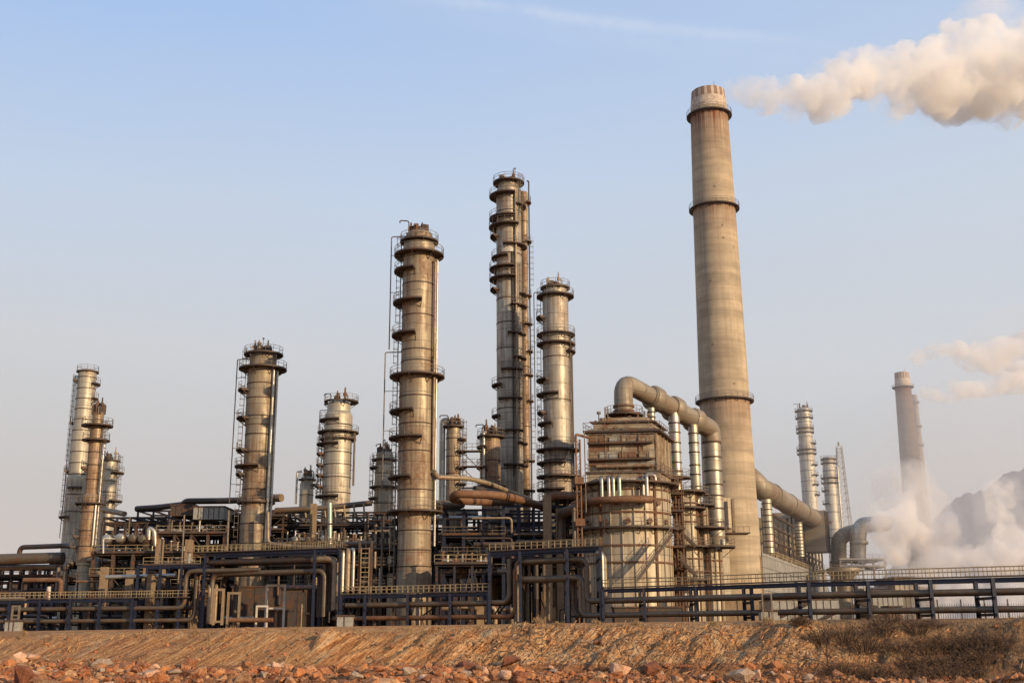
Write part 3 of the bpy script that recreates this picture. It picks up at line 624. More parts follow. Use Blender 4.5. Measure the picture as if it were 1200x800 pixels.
vduct('thinner ringed stand pipe rising close to the flue duct\'s bend', 812, 498, 592, 181, 11.5, (508, 519, 530, 545, 556, 570), gal=(580,))
# ------------------------------------------------------------------ secondary vessels on the sunny side
def vessel(label, px, Y, wpx, pt, pb, rings, gals, mat='tank', ribs=14, legs=False, cat='vessel', top=True):
    a = P(px, pt, Y); r = wpx/2*mpp((pt+pb)/2, Y); z0 = P(px, pb, Y).z; x = a.x
    rt = thing('process_vessel', label, cat, (x, Y, z0)); mb = MB()
    mb.lathe([(.05, a.z+r*.35), (r*.5, a.z+r*.28), (r*.85, a.z+r*.12), (r, a.z)], x, Y, 40, share=True); mb.lathe([(r, a.z), (r, z0), (.05, z0)], x, Y, 40); mb.build('shell', M[mat], rt)
    for k in range(ribs):
        q_ = 2*PI*k/ribs
        if math.sin(q_) > .4: continue
        mb = MB(); mb.beam((x+(r+.08)*math.cos(q_), Y+(r+.08)*math.sin(q_), a.z), (x+(r+.08)*math.cos(q_), Y+(r+.08)*math.sin(q_), z0), .2); mb.build('rib', M['rust'] if k % 3 == 0 else M['tank'], rt)
    for py in rings:
        z = P(px, py, Y).z; mb = MB(); mb.lathe([(r, z-.1), (r+.2, z-.1), (r+.2, z+.1), (r, z+.1)], x, Y, 40); mb.build('ring', M['rust'], rt)
    for py, e in gals: gallery(rt, P(px, py, Y).z, r, e, name='gallery')
    return rt
vessel('stubby ribbed vessel at ground level beside the huge ribbed vessel, railed crown', 806, 176, 33, 642, 740, (655, 670, 684), ((641, 1.6), (679, 1.2)))
vessel('narrower sunlit vessel squeezed between the stubby ribbed vessel and the chimney', 834, 177, 22, 643, 740, (657, 671), ((641, 2.2),))
vessel('upper drum with two collar landings perched over the stubby ribbed vessel', 803, 177, 27, 578, 640, (590, 604, 612), ((577, 1.4), (596, 1.3)), ribs=10)
vessel('slim upper drum sheltering under the flue duct\'s downcomer', 822, 178.5, 14, 592, 640, (604,), ((592, 1.2), (619, 2.6)), ribs=8, mat='clad')
vessel('tiny silver dome vessel at the downcomer\'s foot', 847, 183, 6, 632, 641, (), (), ribs=0, mat='clad_silver')
# steel stair tower of the vessels: frame, stairs
def frame(name, label, cat, x0, x1, y0, y1, z0, zs, nx, mat='navy', pw=.32, deck=True, rail=True, brace=0, seed=0, railm='rail', group=None, deckm='deck', posts=True, rear=True, only=None, fascia=.34):
    """a multi-storey steel frame: posts, beams, decks with handrails, diagonal braces"""
    root = thing(name, label, cat, ((x0+x1)/2, (y0+y1)/2, z0), group); q = random.Random(seed)
    xs = [x0+(x1-x0)*i/nx for i in range(nx+1)]; ys = (y0, y1) if rear else (y0,)
    if posts:
        for x in xs:
            for y in ys: MB().ibeam((x, y, z0-.8), (x, y, zs[-1]), pw, pw).build('post', M[mat], root)
    for i, z in enumerate(zs):
        for y in ys: MB().ibeam((x0, y, z-.02*i), (x1, y, z-.02*i), fascia*.7, fascia).build('beam', M[mat], root)
        if rear:
            mb = MB()
            for x in xs: mb.ibeam((x, y0, z-.03), (x, y1, z-.03), pw*.8, pw*.9)
            mb.build('cross_beam', M[mat], root)
        if deck and (only is None or i in only):
            mb = MB(); mb.box(x0-.3, x1+.3, y0-.5, y1+.3, z+fascia/2+.01, z+fascia/2+.12); mb.box(x0-.3, x1+.3, y0-.56, y0-.5, z+fascia/2-.04, z+fascia/2+.3); d = mb.build('deck', M[deckm], root)
            if rail:
                mb = MB(); zt = z+fascia/2+.12; n = int((x1-x0)/1.6)
                for k in range(n+1):
                    x = x0-.3+(x1-x0+.6)*k/n; mb.beam((x, y0-.45, zt), (x, y0-.45, zt+1.1), .07)
                for hh in (.55, 1.1): mb.beam((x0-.3, y0-.45, zt+hh), (x1+.3, y0-.45, zt+hh), .07)
                mb.build('railing', M[railm], d)
    lv = [z0]+list(zs)
    for _ in range(brace):
        i = q.randrange(nx); j = q.randrange(len(lv)-1); a, b = (xs[i], lv[j]), (xs[i+1], lv[j+1])
        if q.random() < .5: a, b = (xs[i+1], lv[j]), (xs[i], lv[j+1])
        MB().beam((a[0], y0-.02, a[1]), (b[0], y0-.02, b[1]), .14).build('brace', M[mat], root)
    return root
def zat(px, py, Y): return P(px, py, Y).z
fx0, fx1 = P(786, 640, 171).x, P(800, 640, 171).x
frame('stair_frame', 'rusty stair frame wedged between the huge ribbed vessel and the stubby one', 'steel frame', fx0, fx1, 170, 173, RG, [zat(793, p, 170) for p in (690, 668, 642, 621, 600, 580, 562)], 2, 'rust', .2, brace=5, seed=4, railm='rust', fascia=.22)
def stair(label, a, b, w_=1.1, mat='plat'):
    a, b = Vector(a), Vector(b); rt = thing('stairway', label, 'stairs', tuple(a)); off = Vector((0, w_, 0)); mb = MB()
    for o_ in (Vector(), off): mb.beam(a+o_, b+o_, .1, .34)
    n = max(4, int((b-a).length/.35))
    for i in range(1, n):
        p = a.lerp(b, i/n); mb.box(p.x-.12, p.x+.12, p.y, p.y+w_, p.z, p.z+.04)
    mb.build('flight', M[mat], rt); mb = MB()
    for o_ in (Vector(), off):
        for hh in (.55, 1.1): mb.beam(a+o_+Vector((0,0,hh)), b+o_+Vector((0,0,hh)), .06)
        for i in range(0, n+1, 4):
            p = a.lerp(b, i/n)+o_; mb.beam(p, p+Vector((0,0,1.1)), .06)
    mb.build('handrail', M['railgrey'], rt); return rt
stair('long stair flight climbing across the front of the huge ribbed vessel', P(746, 681, 157), P(788, 626, 158.5))
stair('short dark stair flight crossing the stubby ribbed vessel', P(818, 676, 168), P(797, 654, 168))
stair('upper dark stair flight between the two railed crowns', P(816, 640, 170.5), P(799, 624, 170.5))
# support mast with truss at the shaded side of the reactor
xa = P(678, 560, 160).x; mast = thing('pipe_mast', 'rusty mast of pipes and brackets on the shaded flank of the box tower', 'mast', (xa, 160, RG)); zt = zat(678, 515, 160)
for dx in (-.3, .3): MB().tube([(xa+dx, 160, RG), (xa+dx, 160, zt)], .13, 10).build('leg', M['pipe_rust'], mast)
mb = MB(); mb.tube([(xa-.3, 160, zt-.3), (xa-.3, 160, zt+.8), (xa+1.8, 163, zt+.8)], .2, 10, bend=.8); mb.build('header', M['pipe_rust'], mast)
mb = MB(); z = RG+2
while z < zt: mb.beam((xa-.3, 160, z), (xa+.3, 160, z+.8), .07); mb.beam((xa-.3, 160, z), (xa+.3, 160, z), .07); z += 1.1
mb.build('bracing', M['rust'], mast)
for py in (563, 612): z = zat(678, py, 160); MB().box(xa-.55, xa+.75, 159.5, 160.7, z-.5, z+.5).build('junction_box', M['pipe_rust'], mast)
xb = P(685, 540, 162).x
MB().tube([(xb, 161, zat(686, 600, 161)), (xb, 161, zat(686, 505, 161))], .09, 6).build('conduit', M['railgrey'], mast)

# ------------------------------------------------------------------ chimney foot: breeching boxes
bx = thing('breeching_box', 'sunlit concrete flue box flaring from the chimney foot toward the precipitator', 'flue box', (P(888, 690, 231).x, 231, gz(60)))
x0, x1 = P(888, 660, 229).x, P(899, 660, 229).x; za, zb_ = zat(888, 640, 229), zat(895, 651, 229)
MB().add([(x0, 232, -1), (x1, 232, -1), (x1, 239, -1), (x0, 239, -1), (x0, 232, za), (x1-.4, 232, zb_), (x1-.4, 239, zb_), (x0, 239, za)], [(0,1,5,4),(1,2,6,5),(2,3,7,6),(3,0,4,7),(4,5,6,7),(3,2,1,0)]).build('wall', M['tanconc'], bx)
bx = thing('breeching_box', 'shaded tapering flue box between the downcomer and the chimney shaft', 'flue box', (P(850, 620, 224).x, 224, gz(60)))
x0, x1 = P(842, 620, 224).x, P(858, 620, 224).x
prism(MB(), [Vector((x0, 221, 0)), Vector((x1, 223, 0)), Vector((x1, 230, 0)), Vector((x0, 230, 0))], zat(850, 618, 222), zat(850, 583, 222)).build('casing', M['tank'], bx)
prism(MB(), [Vector((x0, 221, 0)), Vector((x1-1, 223, 0)), Vector((x1-1, 230, 0)), Vector((x0, 230, 0))], -1, zat(850, 628, 222)).build('base_wall', M['tank'], bx)
MB().box(x1-.5, x1, 220.5, 221.5, zat(850, 624, 222), zat(850, 585, 222)).build('corner_post', M['tanconc'], bx)
zg = zat(850, 625, 222); mb = MB(); mb.box(x0-.5, x1+2.5, 219, 223, zg-.2, zg); d = mb.build('landing', M['deck'], bx); mb = MB()
for i in range(6): mb.beam((x0-.4+i*(x1-x0+2.8)/5, 219.1, zg), (x0-.4+i*(x1-x0+2.8)/5, 219.1, zg+1.1), .07)
mb.beam((x0-.4, 219.1, zg+1.1), (x1+2.4, 219.1, zg+1.1), .07); mb.build('railing', M['railgrey'], d)

# ------------------------------------------------------------------ precipitator hall receding to the right of the chimney
pa, pb = P(893, 650, 242), P(967, 650, 350)
pa.z = pb.z = 0; along = (pb-pa); Lp = along.length; ad = along.normalized(); nd = Vector((ad.y, -ad.x, 0))   # nd faces the viewer's right
if nd.y > 0: nd = -nd
pre = thing('precipitator', 'long grey panelled precipitator hall receding behind the chimney', 'building', (pa.x, pa.y, 0))
hw = zat(893, 647, 242)
def hft(t): return hf+5.6*max(0, min(1, (t-.38)/.12))
def onp(t, d, z): p = pa+ad*(t*Lp)-nd*d; return (p.x, p.y, z)
mb = MB(); mb.add([onp(0, 0, -1), onp(1, 0, -1), onp(1, 14, -1), onp(0, 14, -1), onp(0, 0, hw), onp(1, 0, hw), onp(1, 14, hw), onp(0, 14, hw)], [(0,1,5,4),(1,2,6,5),(2,3,7,6),(3,0,4,7),(4,5,6,7)])
mb.build('wall', M['panelwall'], pre)
hf = zat(906, 594, 248)
mb = MB()
for i in range(19):
    t = i/18; mb.beam(onp(t, .5, -1), onp(t, .5, hw+.01), .35)
mb.build('wall_post', M['dark'], pre)
for i in range(15):                          # open steelwork over the wall
    t = .08+.92*i/14
    MB().beam(onp(t, 1, hw), onp(t, 1, hft(t)), .4).build('frame_post', M['dark'], pre)
for k, z in enumerate((hw+.4*(hf-hw), hw+.72*(hf-hw), hf)):
    MB().beam(onp(.08, 1, z), onp(1, 1, z), .5).build('frame_beam', M['dark'], pre)
for z in (hf+2.8, hf+5.6): MB().beam(onp(.45, 1, z), onp(1, 1, z), .5).build('frame_beam', M['dark'], pre)
c5 = [Vector(onp(.62, 2.5, 0)), Vector(onp(.97, 2.5, 0)), Vector(onp(.97, 10, 0)), Vector(onp(.62, 10, 0))]; prism(MB(), c5, hf-2, hf+5.2).build('casing', M['tank'], pre)
for i in range(14):
    t = .08+.92*i/14; t2 = t+.92/14
    MB().beam(onp(t, 1.1, hw), onp(t2, 1.1, hw+.4*(hf-hw)), .25).build('brace', M['dark'], pre)
for i in range(13):                          # hoppers / casings inside the steelwork
    t = .10+.9*i/13; mb = MB(); a = onp(t, 3, 0); b = onp(t+.045, 3, 0); c = onp(t+.045, 12, 0); d = onp(t, 12, 0)
    mb.add([(a[0], a[1], hw), (b[0], b[1], hw), (c[0], c[1], hw), (d[0], d[1], hw), (a[0], a[1], hf-1), (b[0], b[1], hf-1), (c[0], c[1], hf-1), (d[0], d[1], hf-1)], [(0,1,5,4),(1,2,6,5),(2,3,7,6),(3,0,4,7),(4,5,6,7)])
    mb.build('casing', M['tank'], pre)
mb = MB(); mb.beam(onp(.05, .0, hw+1.2), onp(1, 0, hw+1.2), .12); mb.beam(onp(.05, .0, hw+.6), onp(1, 0, hw+.6), .12)
for i in range(50): mb.beam(onp(.05+.95*i/49, 0, hw), onp(.05+.95*i/49, 0, hw+1.2), .1)
mb.build('railing', M['rail'], pre)
# the duct along its roof
a, b = P(876, 556, 246), P(893, 574, 246); c = P(966, 612, 345)
RD1, RD2 = P(899, 576, 250), P(954, 608, 316); c = RD2
for i_, (t0, t1, dz) in enumerate(((.60, .61, -4.2),)):
    c4 = [Vector(onp(t0, 2, 0)), Vector(onp(t1, 2, 0)), Vector(onp(t1, 9, 0)), Vector(onp(t0, 9, 0))]; prism(MB(), c4, hf-6, hf+dz).build('inlet_box', M['tank'], pre)
u_ = (RD2-RD1).normalized(); u_ = Vector((u_.x, u_.y, 0)).normalized(); v_ = Vector((u_.y, -u_.x, 0)); E_ = Vector((RD2.x, RD2.y, 0))
prism(MB(), [E_-u_*1.2-v_*2.9, E_+u_*7-v_*2.9, E_+u_*7+v_*2.9, E_-u_*1.2+v_*2.9], RD2.z-9, RD2.z+2.2).build('inlet_box', M['duct'], pre)
for k_ in range(5): p_ = E_+u_*(k_*1.8-1.0)+v_*3.0; MB().beam((p_.x, p_.y, RD2.z-9), (p_.x, p_.y, RD2.z+2.3), .25).build('box_stiffener', M['dark'], pre)
for k_ in range(5): p_ = E_+u_*(k_*1.8-1.0)-v_*3.0; MB().beam((p_.x, p_.y, RD2.z-9), (p_.x, p_.y, RD2.z+2.3), .25).build('box_stiffener', M['dark'], pre)
rt = thing('roof_duct', 'fat brown duct running away over the precipitator roof from the chimney', 'duct', tuple(a))
mb = MB(); mb.tube([a+Vector((-6, 0, 3)), a, b, RD1, RD2], 2.4, 32, bend=5.); mb.build('run', M['duct'], rt)
for t_ in (.08, .38, .68, .95):
    p = RD1.lerp(RD2, t_); d_ = (RD2-RD1).normalized(); mb = MB(); mb.tube([p-d_*.3, p+d_*.3], 2.58, 32); mb.build('joint', M['duct'], rt)
vduct('bright silver stand pipe behind the chimney, straight off the fat roof duct', 898, 585, 648, 240, 11.5, (590, 597, 604, 611, 618, 626, 634, 641), 'silver_duct')
vduct('banded silver hopper pipe in the precipitator steelwork', 935.5, 612, 652, 285, 9., (613, 617, 621, 625, 629, 633, 637, 641, 645, 649), 'silver_duct')
for i in range(5): pass
# ------------------------------------------------------------------ the long pipe rack along the front of the yard
NODES = [(-160, 167), (0, 165), (240, 160), (480, 149), (720, 135), (960, 119.5), (1200, 111), (1360, 106)]
def RY(px):
    for (a, ya), (b, yb) in zip(NODES, NODES[1:]):
        if a <= px <= b: return ya+(yb-ya)*(px-a)/(b-a)
    return NODES[-1][1]
def RP(px, off=0., z=0.):
    Y = RY(px); p = P(px, 735, Y); return Vector((p.x, p.y+off, z))
ZT, ZM, ZL = 4.0, 2.62, .95
DP = 4.2
def rack(label, posts, top, tiers, rear=True, rail=True, dy=DP, walk=True, deckw=1.3, mat='blue', y0=0., railp='rail', ends=(0., 0.)):
    a = RP(posts[0], y0); root = thing('pipe_rack', label, 'pipe rack', (a.x, a.y, gz(a.x)))
    for px_ in posts:
        for o_ in ((0, dy) if rear else (0,)):
            p = RP(px_, y0+o_); MB().ibeam((p.x, p.y, gz(p.x)-1), (p.x, p.y, top-.13), .36, .36).build('post', M[mat], root)
        for z in tiers:
            p, q = RP(px_, y0-.3), RP(px_, y0+dy+.3); MB().ibeam((p.x, p.y, z), (q.x, q.y, z), .24, .28).build('cross_beam', M[mat], root)
    for o_ in ((0, dy) if rear else (0,)):
        for p1, p2 in zip(posts, posts[1:]):
            a, b = RP(p1, y0+o_, top-.26), RP(p2, y0+o_, top-.26); MB().ibeam(a, b, .24, .34).build('beam', M[mat], root)
    if walk:
        N = posts[:]; N[0] -= ends[0]; N[-1] += ends[1]
        mb = MB()
        for p1, p2 in zip(N, N[1:]):
            a, b = RP(p1, y0-.25, top), RP(p2, y0-.25, top); c, d = RP(p2, y0-.25+deckw, top), RP(p1, y0-.25+deckw, top)
            up = Vector((0, 0, .12)); mb.add([a, b, c, d, a+up, b+up, c+up, d+up], [(3,2,1,0),(4,5,6,7),(0,1,5,4),(1,2,6,5),(2,3,7,6),(3,0,4,7)])
        dk = mb.build('walkway', M['pipe'], root)
        if rail:
            mb = MB()
            for p1, p2 in zip(N, N[1:]):
                for o_ in (-.2, deckw-.3):
                    a, b = RP(p1, y0+o_, top+.12), RP(p2, y0+o_, top+.12); n = max(2, int((b-a).length/.75))
                    for i in range(n): q_ = a.lerp(b, i/n); mb.beam(q_, q_+Vector((0, 0, .85)), .055)
                    for hh in (.45, .85): mb.beam(a+Vector((0, 0, hh)), b+Vector((0, 0, hh)), .06)
            mb.build('railing', M[railp], dk)
    return root
low = [ZM-.62, ZL-.52]
rack('low blue pipe rack section in front of the rust-streaked stepped column', [-95, -60, -26, 9, 44, 80, 115, 153], ZT, low, ends=(10, 66), railp='rail')
rack('mid-height blue pipe rack section with four tall posts by the horizontal drums', [155.5, 182, 207, 234], 8.6, [ZM-.62, ZL-.52, 7.0], rail=False, dy=4.0, deckw=.4, y0=.5)
rack('tall blue pipe bridge in front of the column with twin silver pipes', [236, 366, 396], 10.1, [8.6, 6.9], dy=5.0, ends=(14, 6), deckw=2.2)
rack('low blue pipe rack section in front of the broad tan column', [398.5, 427, 477, 527, 572], ZT, low)
rack('tall blue pipe bridge in front of the slender shafts beside the reactor block', [573.5, 610, 666, 705.5], 8.9, [7.4, 5.2], dy=4.6, ends=(0, 5), deckw=2.0)
rack('long low blue pipe rack section running from the reactor block to the steam clouds', [707.5, 756, 818, 883, 951, 1021, 1095, 1169, 1245, 1325], ZT, low, railp='rail')
# bracing on the bridges
for px1, z1, px2, z2, nm in ((578, 1, 606, 5.2, 'dark diagonal strut low in the bridge beside the reactor block'), (610, 5.0, 584, 1.2, 'crossing diagonal strut low in the bridge beside the reactor block'), (485, .6, 525, 3.4, 'thin diagonal strut in the low rack before the broad tan column')):
    o_ = MB().beam(RP(px1, 2, z1), RP(px2, 2, z2), .16).build('strut', M['navy']); tag(o_, nm, 'strut')
# pipelines riding on the racks
def pipeline(label, pts, r, mat='pipe', bend=1.2, group=None, n=14):
    mb = MB(); mb.tube(pts, r, n, bend=bend); o = mb.build('pipeline', M[mat]); return tag(o, label, 'pipeline', group)
def run(a, b, off, z, k=None):
    xs = [n for n, _ in NODES if a < n < b]; return [RP(p, off, z) for p in [a]+xs+[b]]
rank = ['front', 'second', 'third']
for i, (o_, r) in enumerate(((.55, .30), (1.75, .26), (2.9, .34))):
    s_ = i*3.2
    pipeline('upper tier %s pipe of the low rack by the stepped column' % rank[i], run(-120, 213+s_, o_, ZM)+[RP(213+s_, o_, 7.6), RP(300, o_, 7.6)] if i != 1 else run(-120, 240, o_, ZM), r, ('pipe', 'pipe_dark', 'pipe_dark')[i])
    pipeline('lower tier %s pipe of the low rack by the stepped column' % rank[i], run(-120, 226-s_, o_, ZL)+[RP(226-s_, o_, 6.4)], r*.9, ('pipe', 'pipe_dark', 'pipe')[i])
    pipeline('upper tier %s pipe of the low rack by the broad tan column' % rank[i], run(404-s_, 597+s_*.8, o_, ZM)+[RP(597+s_*.8, o_, 7.9)]+([RP(640, o_, 7.9)] if i else []), r*1.05, ('pipe', 'pipe_dark', 'pipe')[i])
    pipeline('lower tier %s pipe of the low rack by the broad tan column' % rank[i], run(392-s_, 604+s_*.8, o_, ZL)+[RP(604+s_*.8, o_, 6.6)], r*.95, ('pipe_rust', 'pipe_dark', 'pipe')[i])
    pipeline('upper tier %s pipe of the long low rack leading to the steam clouds' % rank[i], [RP(689-s_, o_, 6.6), RP(689-s_, o_, ZM)]+run(700, 1345, o_, ZM), r*1.05, ('pipe', 'pipe_dark', 'pipe')[i])
    pipeline('lower tier %s pipe of the long low rack leading to the steam clouds' % rank[i], [RP(681-s_, o_, 5.), RP(681-s_, o_, ZL)]+run(700, 1345, o_, ZL), r*.95, ('pipe', 'pipe_dark', 'pipe')[i])
for i, (z, r, px_e, mt) in enumerate(((8.75, .42, 389, 'pipe'), (7.2, .34, 377.5, 'pipe'))):
    for j, o_ in enumerate((.8, 2.2, 3.5)):
        pipeline('%s %s pipe of the tall bridge before the twin silver pipes' % (rank[j], ('upper', 'lower')[i]), [RP(239+j*4+i*5, o_, .4 if (i+j) % 2 else z), RP(239+j*4+i*5, o_, z)][(0 if (i+j) % 2 else 1):]+[RP(px_e-j*5, o_, z), RP(px_e-j*5, o_, 1.2 if i else 1.9)], r, 'pipe_dark' if i == 0 else ('pipe', 'pipe_dark', 'pipe_dark')[j])
for i, (z, r) in enumerate(((7.55, .34), (5.35, .38))):
    for j, o_ in enumerate((.8, 2.1, 3.4)):
        pipeline('%s %s pipe of the tall bridge beside the reactor block, dropping at its sunny end' % (rank[j], ('upper', 'lower')[i]), [RP(606+j*3, o_, 6. if i == 0 else .3), RP(606+j*3, o_, z), RP(691-j*4-i*5, o_, z), RP(691-j*4-i*5, o_, .8+j)], r, ('pipe', 'pipe_dark', 'pipe_dark')[j])
# silver and tan drop pipes by the ends of the bridges
for k, (px_, za, zb, r, mt, off, nm) in enumerate(((398, 9.8, 4.4, .34, 'silverpipe', 1., 'thick silver drop pipe nearest the corner of the tall bridge'), (404, 9.8, 4.4, .4, 'pipe_tan', 1.2, 'thick tan drop pipe second from the corner of the tall bridge'), (410.5, 10., 4.4, .22, 'silverpipe', 1.2, 'thin silver hooked drop pipe before the yellow ladder'),
        (242, 5.6, .5, .28, 'pipe_tan', .6, 'sunlit tan pipe leg at the base of the tall bridge'), (249, 5.6, .5, .24, 'pipe_tan', .9, 'second sunlit tan pipe leg at the base of the tall bridge'), (708.5, 8.2, 3.2, .3, 'silverpipe', 1.5, 'silver drop pipe outside the bridge beside the reactor block'), (712.5, 7.9, 3.2, .22, 'pipe_tan', 2.2, 'thin tan drop pipe outside the bridge beside the reactor block'),
        (645, 5.2, .2, .3, 'pipe_tan', 5, 'tan pipe leg deep under the bridge beside the reactor block'), (618, 5.2, .2, .3, 'pipe', 3.8, 'grey pipe leg deep under the bridge beside the reactor block'))):
    pipeline(nm, [RP(px_-4, off+1.2, za), RP(px_, off, za), RP(px_, off, zb)], r, mt, bend=.8)
# yellow ladder and its landing
lp = RP(424, 1.5); zt_ = zat(424, 641, lp.y); lt = thing('access_ladder', 'yellow-tan access ladder between two posts at the end of the tall pipe bridge', 'ladder', (lp.x, lp.y, ZT))
for dx in (-.55, .55): MB().beam((lp.x+dx, lp.y, ZT), (lp.x+dx, lp.y, zt_), .14).build('rail', M['pipe_tan'], lt)
mb = MB(); z = ZT+.4
while z < zt_: mb.box(lp.x-.5, lp.x+.5, lp.y-.06, lp.y+.06, z, z+.09); z += .62
mb.build('rungs', M['rail'], lt)
for i, px_ in enumerate((416, 430.5)):
    p = RP(px_, 2.5); o_ = MB().beam((p.x, p.y, 0), (p.x, p.y, zat(px_, 633, p.y)), .34).build('guide_post', M['deck']); tag(o_, 'brown guide post %s the yellow-tan access ladder' % ('short of', 'just past')[i], 'post')
# ------------------------------------------------------------------ process frames behind the rack
def fr(label, px0, px1, Y, dy, pys, nx, **kw):
    pm = (px0+px1)/2; x0, x1 = P(px0, 650, Y).x, P(px1, 650, Y).x
    return frame('steelwork', label, 'steel frame', x0, x1, Y, Y+dy, gz((x0+x1)/2), sorted(zat(pm, p, Y) for p in pys), nx, **kw)
fr('open steel frame at the yard\'s far edge under a very fat pipe', -40, 72, 200, 9, (662, 676, 692, 707), 8, brace=4, seed=1, only=(2,), mat='navy', railm='railgrey')
fr('dark upper pipe frame showing slots of sky behind the horizontal drums', 118, 214, 205, 8, (606, 613, 622, 648), 6, brace=2, seed=2, only=(0,), mat='navy', rail=False)
fr('dark highest pipe frame running toward the wide smooth column', 158, 268, 212, 8, (598, 606, 614, 640), 6, brace=2, seed=3, only=(0,), mat='navy', rail=False)
fr('brown drum deck with tan columns and long handrail beside the stepped column', 110, 226, 178, 10, (649, 676, 700), 5, brace=2, seed=4, mat='deck', pw=.5, railm='rail')
fr('second railed deck above the drums, ending under the insulated box', 184, 262, 186, 9, (626, 650, 680), 4, brace=3, seed=5, mat='deck', pw=.45, railm='rail')
fr('low railed deck behind the four tall blue posts', 172, 234, 170, 8, (664, 690), 3, brace=1, seed=6, mat='tanconc', pw=.6, railm='rail')
fr('blue pipe deck with short saddle legs under a long pipe beside the bottle-shaped column', 326, 436, 200, 9, (606, 617, 636, 662, 688), 6, brace=3, seed=7, only=(0, 1, 2, 3), mat='navy', railm='railgrey')
fr('deep dark frame under the blue pipe deck', 318, 462, 183, 12, (641, 664, 690), 7, brace=4, seed=8, mat='dark', railm='railgrey')
fr('tall blue frame of the pipe crossing between the broad tan column and tallest column', 520, 590, 172, 10, (597, 628, 652, 672), 3, brace=3, seed=9, only=(0, 1, 2), mat='blue', pw=.5, railm='railgrey')
fr('tall open blue frame in front of the tallest column\'s foot', 590, 680, 176, 12, (592, 606, 618, 637, 656, 680), 5, brace=6, seed=10, only=(1, 2), mat='blue', pw=.4, rail=False)
fr('dense dark frame deep behind the open blue frame', 500, 700, 198, 8, (606, 622, 640, 660, 690), 10, brace=8, seed=11, only=(0, 1, 2), mat='dark', rail=False)
fr('small railed platform frame over the low rack near the broad tan column', 512, 574, 156, 6, (662,), 3, brace=2, seed=12, mat='navy', railm='rail')
fr('grimy frame filling the gap behind the stepped column', 60, 132, 205, 8, (660, 682), 4, brace=4, seed=13, mat='dark', railm='railgrey')
fr('shadowed frame behind the wide smooth column\'s foot', 226, 330, 196, 10, (606, 622, 640, 664, 690), 6, brace=5, seed=14, mat='dark', rail=False)
fr('shadowed frame between the reactor block and medium column', 655, 690, 172, 8, (582, 606, 640, 680), 3, brace=3, seed=15, mat='dark', rail=False)
def cabinet(label, px0, px1, pt_, pb_, Y, mat, cat='cabinet', name='equipment_cabinet', depth=3., ribs=4):
    a, b = P(px0, pt_, Y), P(px1, pb_, Y); rt = thing(name, label, cat, ((a.x+b.x)/2, Y, b.z)); MB().box(a.x, b.x, Y, Y+depth, b.z, a.z).build('body', M[mat], rt)
    mb = MB(); mb.box(a.x-.15, b.x+.15, Y-.15, Y+depth+.15, a.z+.003, a.z+.2); mb.build('lid', M['deck'], rt)
    for k in range(1, ribs): x = a.x+(b.x-a.x)*k/ribs; MB().box(x-.05, x+.05, Y-.08, Y-.003, b.z+.1, a.z-.05).build('rib', M['deck'], rt)
    return rt
for i, (a_, b_, Y, pys, nx, lb) in enumerate(((120, 232, 196, (612, 634, 662), 9, 'dark many-legged frame tucked behind the drum deck'), (232, 330, 205, (598, 612, 628, 650), 8, 'dark many-legged frame behind the wide smooth column'), (326, 462, 210, (600, 612, 626, 648, 670), 11, 'dark many-legged frame behind the blue pipe deck'), (462, 530, 206, (610, 630, 655), 6, 'dark many-legged frame behind the broad tan column'), (510, 600, 186, (604, 618, 636, 660, 684), 8, 'dark many-legged frame inside the blue crossing frame'), (598, 690, 188, (598, 612, 630, 648, 668), 8, 'dark many-legged frame inside the open blue frame'), (-30, 70, 214, (666, 682), 9, 'dark many-legged frame behind the very fat brown pipe'))):
    fr(lb, a_, b_, Y, 5, pys, nx, brace=6, seed=50+i, mat='navy' if i % 2 else 'dark', rail=bool(i % 2), railm='railgrey', pw=.3, deck=bool(i % 2), only=(0, 2))
# big sheds and vessels standing deep in the yard
for i, (a_, b_, t_, Y, mt, w_) in enumerate(((-70, 12, 690, 250, 'dark', 'lowest grimy shed at the far edge of the yard, behind the fat brown pipe'), (8, 66, 684, 252, 'deck', 'brown shed behind the white marker post'), (62, 128, 668, 240, 'dark', 'dark compressor shed behind the stepped column'), (124, 206, 654, 236, 'dark', 'dark compressor shed behind the horizontal drums'), (204, 272, 640, 238, 'deck', 'brown furnace shed behind the pale insulated box'), (268, 352, 630, 240, 'dark', 'dark furnace shed behind the wide smooth column'), (348, 442, 628, 242, 'dark', 'dark long shed behind the blue pipe deck'), (438, 520, 622, 244, 'deck', 'brown tall shed behind the broad tan column'), (516, 600, 640, 240, 'dark', 'dark shed behind the blue crossing frame'), (596, 702, 652, 238, 'dark', 'dark shed behind the open blue frame'))):
    cabinet(w_, a_, b_, t_, 745, Y, mt, 'building', 'plant_shed', 12, 9)
# fireproofed tan columns seen in the drum decks
for i, (px_, pt_, Y) in enumerate(((188, 632, 176), (222, 632, 176), (123, 664, 174), (153, 668, 168), (178, 672, 164), (641, 580, 170), (655, 596, 171), (563, 704, 160), (368, 590, 196))):
    a = P(px_, pt_, Y); w_ = .5 if i != 5 else .62
    nm = ['under the second railed deck, shorter side', 'under the insulated box', 'at the foot of the drum deck', 'behind the first tall blue post', 'behind the second tall blue post', 'carrying the rust pipe crossing, broad and tall', 'next to the broad tall one, slimmer', 'behind the low rack by the tan column', 'under the saddle-legged pipe'][i]
    o_ = MB().box(a.x-w_, a.x+w_, Y-w_, Y+w_, -1, a.z).build('concrete_column', M['tanconc']); tag(o_, 'tan fireproofed column '+nm, 'column')
